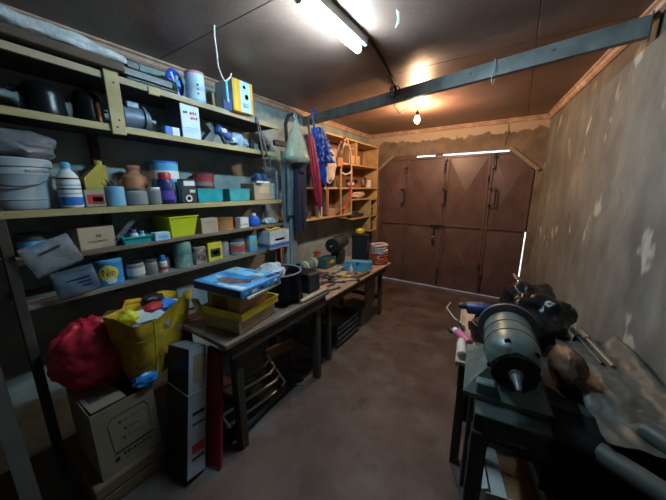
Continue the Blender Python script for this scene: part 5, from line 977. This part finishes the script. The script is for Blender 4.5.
def bb():
    b = NB(); r = bmesh.ops.create_icosphere(b, subdivisions=5, radius=1)
    for v in r['verts']:
        d = v.co.copy(); k = 1 + .28 * mnoise.noise(d * 1.9 + Vector((7, 2, 1))) + .13 * mnoise.noise(d * 4.5) + .07 * mnoise.noise(d * 11)
        q = Vector((d.x * .19 * k, d.y * .27 * k, d.z * .19 * k + .16)); q.z = max(q.z, 0); v.co = q
    return b
obj('bag', bb(), mat('bin_bag_gloss', (.010, .010, .013), .28, bump=.7, bscale=22, scale=9), t, smooth=180)
obj('loose_tie', tube(NB(), [(-.05, .15, .28), (-.09, .2, .33), (-.12, .17, .36), (-.10, .12, .34)], .008, 6), mat('reddish_film', (.3, .16, .14), .4), t)
t = thing('black_speaker', 'small black block tucked between bin bag and right wall', 'box', (.385, 1.86, ZT), WZ + .1); bx('case', (0, 0, .07), (.06, .12, .14), black_m, t, bev=.006); bx('grille', (-.031, 0, .075), (.004, .1, .11), blackmat_m, t)
for i, (dx, m, lab) in enumerate(((0, dark_m, 'grey file lying over the table end against the wall'), (.035, card_m, 'pale wooden file handle lying over the table end by the wall'))):
    t = thing('hand_file', lab, 'file', (.375 + dx, 1.70, .885), 0); obj('blade', tube(NB(), [(-.03, .10, .02), (.03, -.10, .0)], .009, 6, flat=.5), m, t); obj('handle', tube(NB(), [(-.03, .10, .02), (-.05, .16, .028)], .012, 8), m, t)

# tarpaulin over a dark cabinet by the wall
t = thing('low_cabinet', 'dark low cabinet under the taupe tarpaulin beside the steel stand', 'cabinet', (.515, 1.36, 0), WZ)
cabm = mat('cabinet_dark', (.03, .028, .026), .7)
bx('body', (0, 0, .375), (.15, .90, .75), cabm, t); bx('door', (-.078, -.22, .38), (.006, .42, .66), cabm, t); bx('door', (-.078, .22, .38), (.006, .42, .66), cabm, t)
tarm = mat('taupe_tarp', (.22, .21, .185), .42, var=.22, scale=5, bump=.35, bscale=7); layered(tarm, (.16, .14, .11), 6, .55, .7)
t = thing('tarpaulin', 'taupe plastic tarpaulin thrown over the cabinet along the right wall', 'tarpaulin', (.47, 1.40, .757), WZ)
def tarp(u, v):
    y = -.27 + .71 * v; x = -.17 + .305 * u
    ridge = .06 * math.exp(-((u - .80) / .13) ** 2) * (1 - .3 * v)
    z = .062 + ridge + .03 * math.sin(min(1, u * 1.4) * PI / 2) * (.6 + .6 * v) + .02 * (1 + mnoise.noise(Vector((x * 9, y * 5, 1)))) + .016 * (1 - 2 * abs(mnoise.noise(Vector((x * 13, y * 7 + x * 5, 5))))) + .006 * mnoise.noise(Vector((x * 40, y * 33, 5)))
    if v < .12: z -= (.12 - v) * .6 * (1 if u > .55 else 0)
    return Vector((x, y, z))
obj('sheet', sheet(NB(), tarp, 36, 60, .003), tarm, t, smooth=180)
t = thing('tarp_highlight', 'thin silvery sheet added as the shine on the tarpaulin', 'film', (.455, 1.30, .868), WZ + .3)  # pale crinkled sheet added to give the tarp its highlights
def film(u, v):
    x = (u - .5) * .17; y = (v - .5) * .14; return Vector((x, y, .010 * mnoise.noise(Vector((x * 26, y * 26, 3))) + .004 * mnoise.noise(Vector((x * 60, y * 60, 1))) - .10 * x * x / .02 * .1))
obj('film', sheet(NB(), film, 40, 30, .0015), mat('tarp_highlight', (.45, .45, .44), .16, .2, var=.3, scale=20, alpha=.45), t, smooth=25)
for i, (p0, p1, lab) in enumerate((((.325, 1.125, .795), (.66, .90, .795), 'grey plastic pipe lying across the front of the cabinet'), ((.44, 1.21, .875), (.70, .96, .86), 'grey plastic pipe lying higher over the tarpaulin'))):
    p0 = Vector(p0); p1 = Vector(p1); d = p1 - p0; t = thing('plastic_pipe', lab, 'pipe', p0)
    obj('pipe', tube(NB(), [(0, 0, 0), d * .5 + Vector((0, 0, .01)), d], .034, 16), mat('pipe_grey', (.085, .085, .08), .45, var=.2), t); obj('bore', lathe(NB(), [(.026, 0), (.026, .004)], (0, 0, 0), 16, Vector((0, 0, 1)).rotation_difference(-d.normalized()).to_matrix()), black_m, t)
t = thing('blue_drum_lid', 'dark blue-grey bucket on the floor in front of the cabinet', 'bucket', (.40, .77, 0)); obj('body', lathe(NB(), [(.09, 0), (.11, .24), (.115, .245), (.115, .26), (.10, .26), (.085, .02)], (0, 0, 0), 24), mat('slate_plastic', (.06, .075, .10), .5), t); obj('handle', tube(NB(), [(.113 * math.cos(a), .113 * math.sin(a), .235 - .05 * math.sin(a)) for a in [i * PI / 10 for i in range(11)]], .004, 6), steel_m, t)
bpy.context.view_layer.update()
